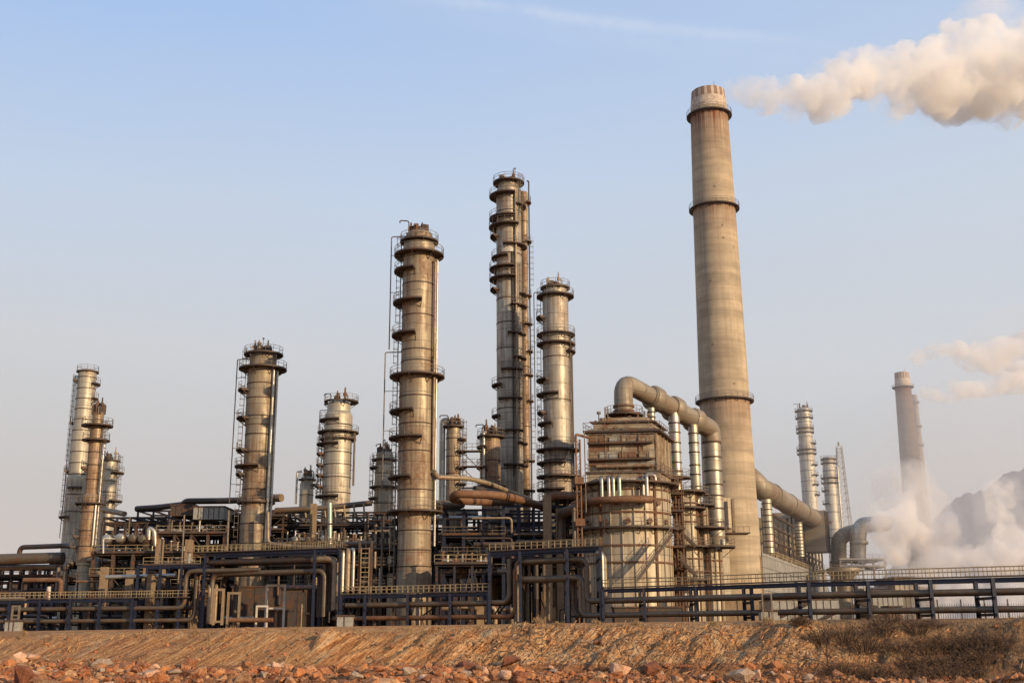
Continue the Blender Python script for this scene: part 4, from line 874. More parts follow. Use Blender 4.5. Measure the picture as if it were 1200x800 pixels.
# horizontal drums and exchangers
def drum(label, px_, py_, Y, L, r, ang=78, mat='silverpipe', group=None):
    c = P(px_, py_, Y); a = math.radians(ang); d = Vector((math.cos(a), math.sin(a), 0)); rt = thing('heat_exchanger', label, 'heat exchanger', (c.x, c.y, c.z-r-.5), group)
    mb = MB(); n = 8; pts = []; rs = []
    for k in range(7): t = k/6*PI/2; pts.append(c-d*(L/2+r*.35*math.cos(t))); rs.append(max(.02, r*math.sin(t)))
    for k in range(7): t = PI/2-k/6*PI/2; pts.append(c+d*(L/2+r*.35*math.cos(t))); rs.append(max(.02, r*math.sin(t)))
    mb.tube(pts, rs, 24, caps=False); mb.build('shell', M[mat], rt)
    for t in (-.42, -.36, .4):
        mb = MB(); mb.tube([c+d*(L*t-.08), c+d*(L*t+.08)], r*1.15, 24); mb.build('flange', M['deck'], rt)
    for t in (-.22, .25):
        p = c+d*(L*t); mb = MB(); mb.box(p.x-.5, p.x+.5, p.y-.2, p.y+.2, c.z-r-.6, c.z-r*.6); mb.build('saddle', M['deck'], rt)
        mb = MB(); mb.tube([p, p+Vector((0, 0, r+.7))], r*.25, 10); mb.build('nozzle', M['deck'], rt)
    return rt
nm = ['first silver drum from the stepped column', 'second silver drum from the stepped column', 'third dull drum from the stepped column', 'fourth dull drum, nearest the railed second deck']
for i, (px_, py_) in enumerate(((137, 633), (152, 632), (166, 632), (177, 633))):
    drum(nm[i]+', lying end-on on the drum deck', px_, py_, 182, 6.5, .72 if i < 2 else .62, 80, 'silverpipe' if i < 2 else 'pipe')
for i, (px_, py_, Y, r, nm_) in enumerate(((352, 633, 192, .55, 'small dull exchanger first on the frame under the blue pipe deck'), (367, 633, 192, .5, 'small exchanger second on the frame under the blue pipe deck'), (385, 632, 192, .55, 'small exchanger third on the frame under the blue pipe deck'), (545, 646, 180, .6, 'exchanger in the blue crossing frame behind its handrail'), (560, 646, 180, .6, 'twin exchanger deeper along the blue crossing frame'), (540, 668, 160, .5, 'grey exchanger on the small railed platform'), (338, 657, 186, .6, 'shadowed exchanger low in the deep dark frame'))):
    drum(nm_, px_, py_, Y, 4.5, r, 75, 'pipe' if i % 2 else 'silverpipe')
# insulated box, equipment cabinets
cabinet('pale insulated box perched at the end of the upper pipe frames, before the smooth column', 227, 262, 594, 608, 190, 'greybox', depth=7, ribs=6)
cabinet('brown lean-to box beside the pale insulated box', 200, 227, 592, 604, 192, 'deck', depth=6)
cabinet('grey concrete valve box at the foot of the low rack by the ladder', 395, 412, 722, 736, 146, 'greybox', depth=1.6, ribs=2)
cabinet('grey pump box beside the first low rack post past the chimney', 892, 912, 716, 728, 121, 'greybox', depth=1.4, ribs=2)
cabinet('light cabinet under the saddle-legged pipe', 458, 470, 692, 712, 168, 'greybox', depth=2)
cabinet('small white cabinet low behind the rack near the stubby ribbed vessel', 803, 810, 694, 702, 160, 'white', depth=1.2, ribs=2)
cabinet('tiny white cabinet beside the rack, lower than its neighbour', 806, 811, 711, 717, 139, 'white', depth=.8, ribs=2)
cabinet('low brown shed roofed flat behind the long low rack', 720, 800, 712, 740, 150, 'deck', depth=4, ribs=2)
cabinet('long grey pump house wall behind the bridge by the smooth column', 272, 352, 688, 745, 172, 'deck', 'building', 'pump_house', 9, 3)
cabinet('dark kiosk between the bridge posts by the smooth column', 300, 345, 716, 745, 166, 'deck', depth=3, ribs=5)
cabinet('tan block wall behind the rack in front of the giant chimney', 838, 892, 700, 745, 200, 'tanconc', 'building', 'low_building', 12, 2)
cabinet('pale panelled shed at the foot of the precipitator', 905, 985, 703, 745, 215, 'greybox', 'building', 'low_building', 12, 9)
cabinet('grey gridded block near the ground steam', 1022, 1062, 692, 745, 260, 'greybox', 'building', 'low_building', 14, 6)
cabinet('brownish gridded block behind the gridded grey block', 1048, 1088, 676, 745, 300, 'tank', 'building', 'low_building', 16, 6)
cabinet('rust-red tank cabin low behind the far end of the rack', 1042, 1058, 711, 724, 150, 'rust', depth=3, ribs=4)
# pipe crossings high up
pipeline('long dark overhead pipe passing behind the smooth column', [P(160, 596, 210), P(184, 594.5, 208), P(214, 591, 204), P(218, 587, 203), P(270, 586.5, 200), P(322, 583.5, 198)], .55, 'pipe_dark', 2.5)
pipeline('fat tan pipe end butting out past the twin silver pipes', [P(300, 584, 196), P(330, 583, 193)], .68, 'pipe_tan')
pipeline('long grey pipe on saddle legs above the blue pipe deck', [P(322, 598, 199), P(380, 595, 200), P(436, 589, 201)], .5, 'pipe', 2.)
for i in range(9):
    px_ = 334+i*11.5; a = P(px_, 597-i*.9, 200); b = P(px_+1.5, 606, 200); o_ = MB().tube([a, b], .17, 8).build('saddle_leg', M['pipe_tan']); tag(o_, 'short saddle leg under the long grey pipe above the blue pipe deck', 'pipe support', 'saddle legs under the long grey pipe')
pipeline('pale pipe running level from the twin silver pipes toward the ladder', [P(314, 600, 180), P(314, 636, 180), P(345, 640, 178), P(392, 642, 170)], .28, 'pipe_tan', .8)
pipeline('tall pale pipe standing on the blue pipe deck', [P(386.5, 589, 192), P(386.5, 638, 192)], .42, 'silverpipe')
pipeline('thin pole pipe standing between the blue deck and broad tan column', [P(448, 610, 170), P(447, 688, 170)], .16, 'railgrey')
pipeline('rust red looped pipe crossing before the tallest column\'s foot', [P(662, 600, 182), P(624, 590, 174), P(590, 580, 168), P(535, 578, 166), P(529, 584, 168), P(545, 587, 172), P(600, 588, 180)], .62, 'pipe_rust', 3.)
pipeline('thin tan pipe leaving the broad tan column and sloping over the rust looped pipe', [P(509, 552, 163.5), P(512, 559, 164), P(548, 560, 167), P(572, 566, 170), P(600, 577, 175), P(622, 585, 180)], .36, 'pipe_tan', 1.5)
pipeline('dark pipe following below the thin tan sloping pipe', [P(556, 572, 175), P(590, 578, 180), P(628, 592, 184)], .45, 'pipe_dark', 1.5)
pipeline('tan cross pipe from the broad tan column\'s lowest gallery', [P(497, 592, 168), P(520, 592, 172), P(540, 590, 178)], .8, 'pipe')
pipeline('rusty header pipe bridging the medium column and the reactor block', [P(641, 640, 170), P(641, 585, 170), P(650, 580, 170), P(680, 581, 168)], .62, 'pipe_rust', 1.5)
pipeline('dull pipe sagging into the shaded side of the huge ribbed vessel', [P(657, 640, 171), P(657, 602, 171), P(672, 596, 166), P(688, 588, 164)], .75, 'pipe', 1.8)
pipeline('very fat brown pipe at the far edge of the yard', [P(-60, 657, 196), P(74, 653, 194)], .95, 'pipe')
pipeline('raised hooked pipe above the very fat brown pipe', [P(22, 652, 195), P(24, 641, 195), P(78, 639, 192), P(84, 640, 190)], .42, 'pipe_dark', 1.5)
pipeline('slim pipe under the very fat brown pipe', [P(-60, 666, 197), P(66, 664, 196)], .35, 'pipe_tan')
pipeline('fat elbow pipe curving down at the stepped column\'s skirt', [P(104, 656, 184), P(115, 656, 183), P(116, 690, 182)], .5, 'pipe', 1.5)
pipeline('elbow pipe on the shaded side of the stepped column\'s skirt', [P(84, 660, 184), P(77, 661, 183), P(76, 695, 183)], .45, 'pipe', 1.5)
pipeline('tan pipe linking the short bright column to the dark upper frame', [P(118, 597, 215), P(132, 599, 212), P(146, 602, 208)], .5, 'pipe_tan', 2)
pipeline('silver gooseneck pipe rising off the drum deck', [P(182, 640, 180), P(181, 622, 180), P(175, 618, 180), P(174, 632, 180)], .35, 'silverpipe', 1.4)
pipeline('white level pipe above the fireproofed legs of the low railed deck', [P(124, 676, 165), P(206, 674, 164)], .3, 'silverpipe')
pipeline('thin white pipe hooked over beside the first silver drum', [P(121, 648, 176), P(121, 630, 176), P(134, 631, 176)], .12, 'white', .5)
pipeline('thin vertical pipe standing before the pale insulated box', [P(216, 603, 172), P(213, 662, 172)], .13, 'railgrey')
pipeline('thin vertical pipe standing before the smooth column\'s frame', [P(268, 598, 178), P(266, 650, 178)], .17, 'railgrey')
pipeline('tan elbow painted as sunlight on the dark top pipe of the tall bridge', [RP(362, .75, 8.75), RP(390, .75, 8.75), RP(390, .75, 2.1)], .46, 'pipe_tan')  # separate tan elbow: sunlight on the dark pipe's bend put into colour
pipeline('brown horizontal pipe low under the tall pipe bridge', [P(268, 726, 158), P(320, 726, 158)], .32, 'pipe_rust')
for k in range(4): pass
# white pipe frames standing under the tall bridge
def portal(label, px0, px1, pt_, pb_, Y, mat, r=.14, mid=None):
    a, b = P(px0, pt_, Y), P(px1, pt_, Y); z0 = P(px0, pb_, Y).z; rt = thing('pipe_support_frame', label, 'pipe frame', ((a.x+b.x)/2, Y, z0))
    for p in (a, b): MB().beam((p.x, Y, z0), (p.x, Y, a.z), r*2).build('leg', M[mat], rt)
    MB().beam((a.x-r, Y, a.z+r), (b.x+r, Y, a.z+r), r*2).build('crossbar', M[mat], rt)
    if mid: MB().beam((a.x+r, Y, a.z+(z0-a.z)*mid), (b.x-r, Y, a.z+(z0-a.z)*mid), r*1.6).build('crossbar', M[mat], rt)
    return rt
portal('tan square pipe frame by the scissor braces under the tall bridge', 268, 281, 696, 738, 160, 'pipe_tan', .16, .75)
portal('white double pipe frame in the middle of the tall bridge', 313, 334, 687, 738, 161, 'white', .15, .5)
portal('low white pipe frame beside the double pipe frame', 301, 313.5, 711, 738, 160, 'white', .12)
portal('tan slim pipe frame near the elbows of the tall bridge', 347, 357, 697, 738, 160, 'pipe_tan', .18, .2)
portal('white gate frame at the bright legs of the tall bridge', 252, 262, 692, 732, 158, 'tanconc', .16, .9)
portal('grey hoop frame on the low rack\'s nearest end with a pump box', 15, 23, 711, 735, 160, 'railgrey', .12, .4)
portal('thin hoop frame standing before the grey pump box', 893, 903.5, 696, 728, 120, 'railgrey', .07)
cabinet('wedge shaped grey pump unit standing before the low rack', 6, 20, 728, 742, 158, 'greybox', 'pump', 'pump_unit', 1.6, 3)
o_ = MB()
tag(MB().tube([P(57.5, 687, 170), P(56.5, 704, 170)], .28, 10).build('marker_post', M['white']), 'red and white marker post standing behind the low rack handrail', 'marker post')
tag(MB().tube([P(56.2, 692, 169.7), P(55.8, 703, 169.7)], .14, 8).build('marker_stripe_post', M['red']), 'red post against the white marker post', 'marker post')

# ------------------------------------------------------------------ small fittings that fill the frames
q = random.Random(21)
zones = [(70, 230, 660, 735, 166, 198, 26), (120, 262, 604, 650, 180, 206, 12), (255, 400, 655, 735, 166, 192, 22), (322, 462, 600, 700, 170, 200, 34), (500, 600, 600, 735, 158, 192, 34), (600, 700, 590, 735, 152, 192, 34), (-10, 70, 662, 735, 172, 200, 20)]
mats = ['pipe_dark', 'pipe', 'pipe_dark', 'pipe_tan', 'pipe', 'pipe_dark', 'pipe_rust', 'navy', 'navy', 'silverpipe', 'railgrey']
for (x0, x1, y0, y1, Y0, Y1, n) in zones:
    for i in range(n):
        px_, py_, Y = q.uniform(x0, x1), q.uniform(y0, y1), q.uniform(Y0, Y1); a = P(px_, py_, Y); r = q.choice((.12, .16, .2, .28, .36))
        if a.z < .6: a.z = q.uniform(.6, 5)
        mt = M[q.choice(mats)]
        if q.random() < .5:
            L = q.uniform(3, 10); h = q.uniform(1, 3)
            xl, xr = P(x0, 700, Y).x, P(x1, 700, Y).x
            b = min(a.x+L, xr); pts = [a, Vector((b, Y, a.z)), Vector((b, Y, max(.2, a.z-h)))] if q.random() < .6 else [Vector((a.x, Y, max(.2, a.z-h))), a, Vector((b, Y, a.z))]
            if b-a.x < 1: continue
            mb = MB(); mb.tube(pts, r, 8, bend=.6); tag(mb.build('small_pipe', mt), 'short pipe run with one elbow among the dim steel frames', 'pipe', 'elbowed pipe runs in the steel frames')
        else:
            h = q.uniform(2, 8); z0 = max(.0, a.z-h); mb = MB(); mb.tube([(a.x, Y, z0), (a.x, Y, a.z)], r, 8)
            if q.random() < .5: mb.tube([(a.x, Y, a.z-.5), (a.x, Y, a.z-.3)], r+.16, 10)
            tag(mb.build('small_riser', mt), 'short upright pipe among the dim steel frames', 'pipe', 'upright pipes in the steel frames')
# valves and small drums on the decks
vm = ['silverpipe', 'greybox', 'pipe_tan', 'rust', 'pipe']
decks = [(332, 432, 636, 192, 22), (118, 222, 648, 181, 14), (190, 258, 625, 188, 12), (515, 588, 651, 175, 12), (335, 455, 689, 184, 12), (515, 572, 661, 157, 8), (180, 230, 663, 172, 6)]
for (x0, x1, py_, Y, n) in decks:
    for i in range(n):
        px_ = x0+(x1-x0)*(i+q.uniform(.2, .8))/n; y = Y+q.uniform(.5, 3); p = P(px_, py_, Y); z = p.z+.25; h = q.uniform(.8, 1.9); r = q.uniform(.18, .4)
        rt = thing('control_valve', 'small upright valve on a steel deck of the frames', 'valve', (p.x, y, z), 'valves on the steel decks')
        mb = MB(); mb.cyl(p.x, y, z, z+h, r*.6, 10); mb.tube([(p.x-.6, y, z+h*.35), (p.x+.6, y, z+h*.35)], r*.5, 8); mb.build('body', M[q.choice(vm)], rt)
        mb = MB(); mb.lathe([(.02, z+h+r*.5), (r, z+h+r*.35), (r, z+h), (.02, z+h)], p.x, y, 12); mb.build('actuator', M[q.choice(vm)], rt)
# ------------------------------------------------------------------ low structures and the twin elbow duct beyond the precipitator
duct('exhaust_duct', 'grey duct rising from the ground and bending flat toward the steam', [P(983, 690, 320), P(983, 632, 320), P(990, 626, 320), P(1008, 621, 320)], 2.1, 'duct', bend=7)
duct('exhaust_duct', 'bright elbow duct with a flanged riser nearest the steam', [P(1005, 660, 312), P(1006, 624, 312), P(1010, 615, 312), P(1040, 612.5, 314)], 2.15, 'silver_duct', bend=6, joints=[(P(1006.5, 636, 312), (0, 0, 1), 2.5, .8), (P(1031, 613.5, 313), (1, 0, 0), 2.4, .8)])
fr('grey service platform under the twin elbow ducts', 984, 1036, 305, 10, (656, 664, 690), 4, brace=6, seed=31, mat='distant', railm='railgrey', deckm='distant')
fr('low grey frame between the twin elbow ducts and the precipitator', 966, 1010, 300, 12, (668, 684), 4, brace=3, seed=32, mat='distant', railm='railgrey', deckm='distant')
tw = thing('water_bowl', 'shallow dish topped stub tower in front of the twin elbow ducts', 'tower', (P(988, 690, 280).x, 280, 0)); c = P(988, 670, 280)
mb = MB(); mb.lathe([(.1, c.z+1), (4, c.z+.9), (4, c.z), (1.6, c.z-2), (1.4, -1)], c.x, 280, 28); mb.build('bowl', M['duct'], tw)
# lattice mast
a = P(983, 520, 430); a = Vector((a.x, 430, 0)); zt_ = zat(983, 522, 430); lm = thing('lattice_mast', 'thin lattice mast standing behind the silver column with a belt of pipes', 'mast', (a.x, 430, 0))
cor = [(-1, -1), (1, -1), (1, 1), (-1, 1)]
def wd(z): return 3.4+(.9-3.4)*z/zt_
for i, j in cor: MB().beam((a.x+i*wd(0), 430+j*wd(0), 0), (a.x+i*.9, 430+j*.9, zt_), .2).build('leg', M['distant'], lm)
mb = MB(); z = 0; k = 0
while z < zt_-2:
    h = wd(z)*1.7; z2 = min(z+h, zt_); 
    for (i, j), (i2, j2) in zip(cor, cor[1:]+cor[:1]):
        mb.beam((a.x+i*wd(z), 430+j*wd(z), z), (a.x+i2*wd(z2), 430+j2*wd(z2), z2), .11); mb.beam((a.x+i2*wd(z), 430+j2*wd(z), z), (a.x+i*wd(z2), 430+j*wd(z2), z2), .11); mb.beam((a.x+i*wd(z2), 430+j*wd(z2), z2), (a.x+i2*wd(z2), 430+j2*wd(z2), z2), .14)
    z = z2
mb.build('bracing', M['distant'], lm)
tag(MB().lathe([(.1, zt_+1.6), (.5, zt_+1.3), (.5, zt_), (.1, zt_)], a.x, 430, 12).build('beacon', M['distant']), 'small beacon drum crowning the lattice mast', 'beacon')
# conveyor-like dark gear between the low rack pipes at the sunny end
q = random.Random(77)
for i, (p1, y1, p2, y2) in enumerate(((986, 724, 1006, 706), (1006, 706, 1028, 712), (1020, 726, 1002, 712), (990, 728, 1040, 720), (915, 722, 948, 706), (960, 727, 985, 714))):
    o_ = MB().beam(P(p1, y1, 160), P(p2, y2, 160), .5).build('conveyor_beam', M['dark']); tag(o_, ['rising', 'falling', 'crossing', 'lowest long', 'paler sloping', 'short sloping'][i]+' dark beam of the conveyor seen through the long low rack', 'conveyor')
# picket fence beyond the rack
fn = thing('picket_fence', 'thin iron picket fence in front of the ground steam', 'fence', tuple(P(1098, 735, 140)))
x0, x1 = P(1098, 700, 140).x, P(1290, 700, 140).x; n = 70; mb = MB()
for i in range(n): x = x0+(x1-x0)*i/(n-1); mb.beam((x, 140, -.3), (x, 140, 2.1), .035)
mb.build('picket', M['dark'], fn)
for z in (.3, 1.8): MB().beam((x0, 140, z), (x1, 140, z), .05).build('fence_rail', M['dark'], fn)
for i in range(8): x = x0+(x1-x0)*i/7; MB().beam((x, 140.05, -.4), (x, 140.05, 2.6), .12).build('fence_post', M['dark'], fn)
# ------------------------------------------------------------------ terrain: pit floor, bank, yard, all one sheet
FL_ = -3.4
def fbm(x, y, z=0, o=4): return noise.fractal(Vector((x, y, z)), .9, 2.1, o)
def height(x, y):
    top = -.72+.0106*max(-50, min(50, x)); fl = FL_-.8*min(1, max(0, (x+4)/16.))
    toe = 77.5-2.5*min(1, max(0, (x+4)/16.))+.8*fbm(x*.08, 3.1)*1.5; crest = 85.5+.8*fbm(x*.1, 9.2)
    if x < -18: crest += min(4, (-18-x)*.12)
    t = (y-toe)/(crest-toe)
    if t <= 0: h = fl+.5*fbm(x*.3, y*.3)+.14*fbm(x*1.1, y*1.1, 5)
    elif t < 1:
        s_ = t*t*(3-2*t)*.35+t*.65; h = fl+(top-fl)*s_
        k = min(1, t*4, (1-t)*5)
        sh = x*.9-(t*5.5)*.75                        # rills run obliquely down the face
        h += k*(.75*fbm(sh*.30, t*1.2, 2.)+.42*fbm(sh*1.0, t*2., 7.)+.16*fbm(x*2.2, y*2.2, 4.))*(.45 if x < -14 else 1)
    else:
        u = min(1, (y-crest)/(118-crest)); h = top+(gz(x)-top)*u+.05*fbm(x*.7, y*.7)*(1-u)
    if y > 84 and y < 100: h += .30*fbm(x*.35, 5.5)+.14*fbm(x*1.3, y*.8, 8.)
    # gully and shaded shoulder at the sunny end of the bank
    gx = x-31.5; 
    if 60 < y < 100:
        fy = max(0, 1-abs((y-80)/12.)); h -= 1.0*fy*math.exp(-(gx/4.5)**2)*(1 if t > 0 else .3)
        h += 1.7*fy*math.exp(-((x-40.5)/3.6)**2)*(1 if t < .9 else max(0, 1-(t-.9)*2))
    return h
xs = np.concatenate([np.array([-6000, -3000, -1200, -500, -250, -120, -80]), np.arange(-56, 56.01, .32), np.array([80, 120, 250, 500, 1200, 3000, 6000])])
ys = np.concatenate([np.array([-400, -100, 0, 25]), np.arange(38, 70, .6), np.arange(70, 90, .25), np.arange(90, 120, 2.), np.array([130, 160, 200, 300, 500, 900, 1500, 3000, 8000])])
V = []
for y in ys:
    for x in xs: V.append((x, y, height(float(x), float(y))))
nx = len(xs); Fc = [(j*nx+i, j*nx+i+1, (j+1)*nx+i+1, (j+1)*nx+i) for j in range(len(ys)-1) for i in range(nx-1)]
g = G('dry_earth'); ob = g.n('TexCoord', out=3)
sx = g.t.nodes.new('ShaderNodeSeparateXYZ'); g.t.links.new(ob, sx.inputs[0]); x, y, z = sx.outputs
sh = g.xyz(g.m('SUBTRACT', g.m('MULTIPLY', x, 1.0), g.m('MULTIPLY', z, 1.05)), g.m('MULTIPLY', y, .12), g.m('MULTIPLY', z, .22))
rill = g.noise(sh, 1.3, 6, .68, .5); rill2 = g.noise(sh, 4.5, 4, .65, .3); big = g.noise(ob, .11, 5, .6, .4); fine = g.noise(ob, 5., 5, .7)
vor = g.n('TexVoronoi', {'Vector': ob, 'Scale': 2.6}, out=1)
col = g.ramp(g.m('ADD', g.m('MULTIPLY', rill, .55), g.m('MULTIPLY', rill2, .45)), [(.36, (.12,.042,.017)), (.43, (.42,.165,.06)), (.50, (.74,.355,.135)), (.59, (.88,.57,.30)), (.70, (.56,.39,.25))])
col = g.mix(g.m('MULTIPLY', g.ramp(big, [(.42, 0.), (.6, 1.)]), .45), col, (.42,.25,.115))
col = g.mix(g.m('MULTIPLY', g.ramp(fine, [(.45, 0.), (.62, 1.)]), .55), col, (.20,.095,.04))
cells = g.t.nodes['_v'] if False else None
wv = g.n('VectorMath', {0: ob, 1: g.n('VectorMath', {0: g.n('TexNoise', {'Vector': ob, 'Scale': .8, 'Detail': 3.}, out=1), 1: (3.2, 3.2, 3.2)}, operation='MULTIPLY')}, operation='ADD')
vd = g.n('TexVoronoi', {'Vector': wv, 'Scale': .8}, out=0, feature='DISTANCE_TO_EDGE'); vc = g.n('TexVoronoi', {'Vector': wv, 'Scale': .8}, out=1)
rock = g.ramp(g.m('MULTIPLY_ADD', x, .01, .5), [(.38, 0.), (.50, 1.), (.72, 1.), (.80, .2)])
col = g.mix(g.m('MULTIPLY', g.m('MULTIPLY', rock, .6), g.ramp(rill2, [(.42, .1), (.58, 1.)])), col, g.mix(.75, vc, (.5,.5,.5), 'MULTIPLY') if False else g.mix(g.n('SeparateColor', {0: vc}), (.62,.30,.12), (.70,.52,.32)))
col = g.mix(g.m('MULTIPLY', g.m('MULTIPLY', rock, g.ramp(big, [(.4, .1), (.6, .8)])), g.ramp(vd, [(.0, .9), (.07, 0.)])), col, (.13,.06,.03))
ruddy = g.ramp(g.noise(ob, .9, 5, .7, .6), [(.52, 0.), (.66, 1.)])  # orange patches scattered at random, the soil's own colour
col = g.mix(g.m('MULTIPLY', ruddy, .5), col, (.55,.25,.10))
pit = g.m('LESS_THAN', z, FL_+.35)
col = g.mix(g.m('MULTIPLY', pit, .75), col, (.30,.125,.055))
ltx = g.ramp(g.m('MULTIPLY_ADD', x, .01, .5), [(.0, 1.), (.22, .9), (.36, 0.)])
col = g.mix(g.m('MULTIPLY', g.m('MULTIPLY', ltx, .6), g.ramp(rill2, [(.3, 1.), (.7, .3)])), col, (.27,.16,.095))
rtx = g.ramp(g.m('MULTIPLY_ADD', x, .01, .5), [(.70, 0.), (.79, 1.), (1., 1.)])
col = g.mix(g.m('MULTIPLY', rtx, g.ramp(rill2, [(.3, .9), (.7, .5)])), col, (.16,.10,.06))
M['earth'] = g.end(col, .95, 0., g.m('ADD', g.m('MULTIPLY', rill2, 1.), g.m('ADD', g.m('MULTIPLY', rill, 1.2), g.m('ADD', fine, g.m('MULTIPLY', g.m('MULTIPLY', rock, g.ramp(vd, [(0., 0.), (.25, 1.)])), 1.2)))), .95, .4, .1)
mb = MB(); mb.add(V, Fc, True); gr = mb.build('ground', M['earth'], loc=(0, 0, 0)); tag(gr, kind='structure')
del V

# ------------------------------------------------------------------ rubble and boulders on the pit floor
def rock_shape(seed, n=13):
    import bmesh
    q = random.Random(seed); bm = bmesh.new(); sx_, sy_, sz_ = q.uniform(.7, 1.3), q.uniform(.6, 1.), q.uniform(.45, .85)
    for i in range(n):
        v = Vector((q.gauss(0, 1), q.gauss(0, 1), q.gauss(0, 1))).normalized(); v *= q.uniform(.8, 1.05); bm.verts.new((v.x*sx_, v.y*sy_, v.z*sz_))
    r = bmesh.ops.convex_hull(bm, input=bm.verts)
    for v in [v for v in bm.verts if not v.link_faces]: bm.verts.remove(v)
    bm.verts.index_update(); vs = np.array([v.co[:] for v in bm.verts]); fs = [tuple(v.index for v in f.verts) for f in bm.faces]; bm.free(); return vs, fs
shapes = [rock_shape(100+i, 10+i % 5) for i in range(14)]
def rockmat(name, stops):
    g = G(name); rn = g.n('NewGeometry', out=8); ob = g.n('TexCoord', out=3)
    nz = g.noise(ob, 3.2, 6, .7, .5); col = g.ramp(rn, stops)
    col = g.mix(g.ramp(nz, [(.4, 0.), (.62, .8)]), col, (.20,.085,.04)); col = g.mix(g.ramp(g.noise(ob, 9., 3, .6), [(.5, 0.), (.65, .45)]), col, (.52,.38,.26))
    return g.end(col, .92, 0., nz, .8, .12, .2)
RS = [(0., (.15,.045,.015)), (.2, (.42,.115,.028)), (.4, (.32,.13,.05)), (.6, (.55,.22,.07)), (.72, (.06,.03,.02)), (.88, (.58,.34,.17)), (1., (.50,.14,.035))]
M['rubble'] = rockmat('rubble_stone', RS)
q = random.Random(8); vs = []; fs = []; off = 0; vlist = []; flist = []
def rub_edge(x): return 77.5+.5*math.sin(x*.3)+(2.2 if x < -22 else 0)-2.3*min(1, max(0, (x+4)/16.))
for i in range(22000):
    y = q.uniform(50, 80.5) if q.random() < .5 else q.uniform(68, 80.5); x = q.uniform(-.52, .52)*y
    if y > rub_edge(x)+q.gauss(0, .5): continue
    if noise.noise(Vector((x*.35, y*.25, 8.))) < -.2 and q.random() < .45: continue
    v, f = shapes[q.randrange(14)]; s_ = min(.7, .05+abs(q.gauss(0, .10))*(2.6 if q.random() < .10 else 1)); a = q.uniform(0, 6.28); c, s2 = math.cos(a), math.sin(a)
    w_ = v*s_; w_ = np.stack([w_[:,0]*c-w_[:,1]*s2, w_[:,0]*s2+w_[:,1]*c, w_[:,2]], 1)+np.array([x, y, height(x, y)+s_*.2]); vlist.append(w_); flist += [tuple(k+off for k in t) for t in f]; off += len(v)
for i in range(900):                       # stones lodged in the bank
    x = q.uniform(-40, 42); y = q.uniform(77, 87); v, f = shapes[q.randrange(14)]; s_ = .05+abs(q.gauss(0, .09))
    w_ = v*s_+np.array([x, y, height(x, y)]); vlist.append(w_); flist += [tuple(k+off for k in t) for t in f]; off += len(v)
bl = []; bf = []; bo = 0
for i in range(4600):                      # broken rock standing proud of the cut face
    x = q.uniform(-46, 44); y = q.uniform(74.5, 86.5); 
    if noise.noise(Vector((x*.22+y*.2, y*.3, 3.))) < (-.05 if x > -12 else .12) and q.random() < .8: continue
    if x > 24 and q.random() < .6: continue
    if x < -8 and q.random() < .75: continue
    v, f = shapes[q.randrange(14)]; s_ = .07+abs(q.gauss(0, .13)); a = .9+q.gauss(0, .25); c, s2 = math.cos(a), math.sin(a); v = v*np.array([1.5, .7, .55])*s_
    w_ = np.stack([v[:,0]*c, v[:,1], v[:,0]*s2+v[:,2]], 1)+np.array([x, y, height(x, y)-s_*.12]); bl.append(w_); bf += [tuple(k+bo for k in t) for t in f]; bo += len(v)
M['bankstone'] = rockmat('bank_stone', [(0., (.32,.14,.05)), (.3, (.60,.31,.12)), (.6, (.76,.47,.22)), (.8, (.44,.28,.15)), (1., (.66,.27,.08))])
mb = MB(); mb.add(np.concatenate(bl).tolist(), bf); tag(mb.build('broken_rock', M['bankstone'], loc=(0, 0, 0)), 'broken tan and orange rock standing out of the cut face of the bank', 'rock', kind='stuff')
mb = MB(); mb.add(np.concatenate(vlist).tolist(), flist); r_ = mb.build('rubble', M['rubble'], loc=(0, 0, 0)); tag(r_, 'loose orange and tan rubble spread across the pit floor and bank', 'rubble', kind='stuff')
def boulder(px_, py_, s_, seed, label, mat, group=None, sc=(1, 1, 1)):
    # put it on the ground where that sight line meets the pit floor
    for Y in np.arange(50, 86, .25):
        p = P(px_, py_, float(Y))
        if p.z < height(p.x, p.y)+s_*.1: break
    v, f = rock_shape(seed, 16); w_ = v*s_*np.array(sc)+np.array([p.x, p.y, height(p.x, p.y)+s_*.35]); mb = MB(); mb.add(w_.tolist(), f)
    return tag(mb.build('boulder', mat), label, 'boulder', group)
def solid(name, c, c2): 
    g = G(name); ob = g.n('TexCoord', out=3); nz = g.noise(ob, 1.6, 6, .7, .8); col = g.mix(g.ramp(nz, [(.38, 0.), (.6, 1.)]), c, c2); return g.end(col, .9, 0., g.noise(ob, 4., 5, .7), .9, .15, .2)
Bp = solid('pink_tan_stone', (.62,.42,.29), (.50,.24,.12)); Bo = solid('orange_stone', (.52,.22,.09), (.34,.12,.05)); Bg = solid('grey_tan_stone', (.42,.33,.25), (.28,.17,.10)); Bd = solid('dark_red_stone', (.28,.10,.05), (.16,.07,.04))
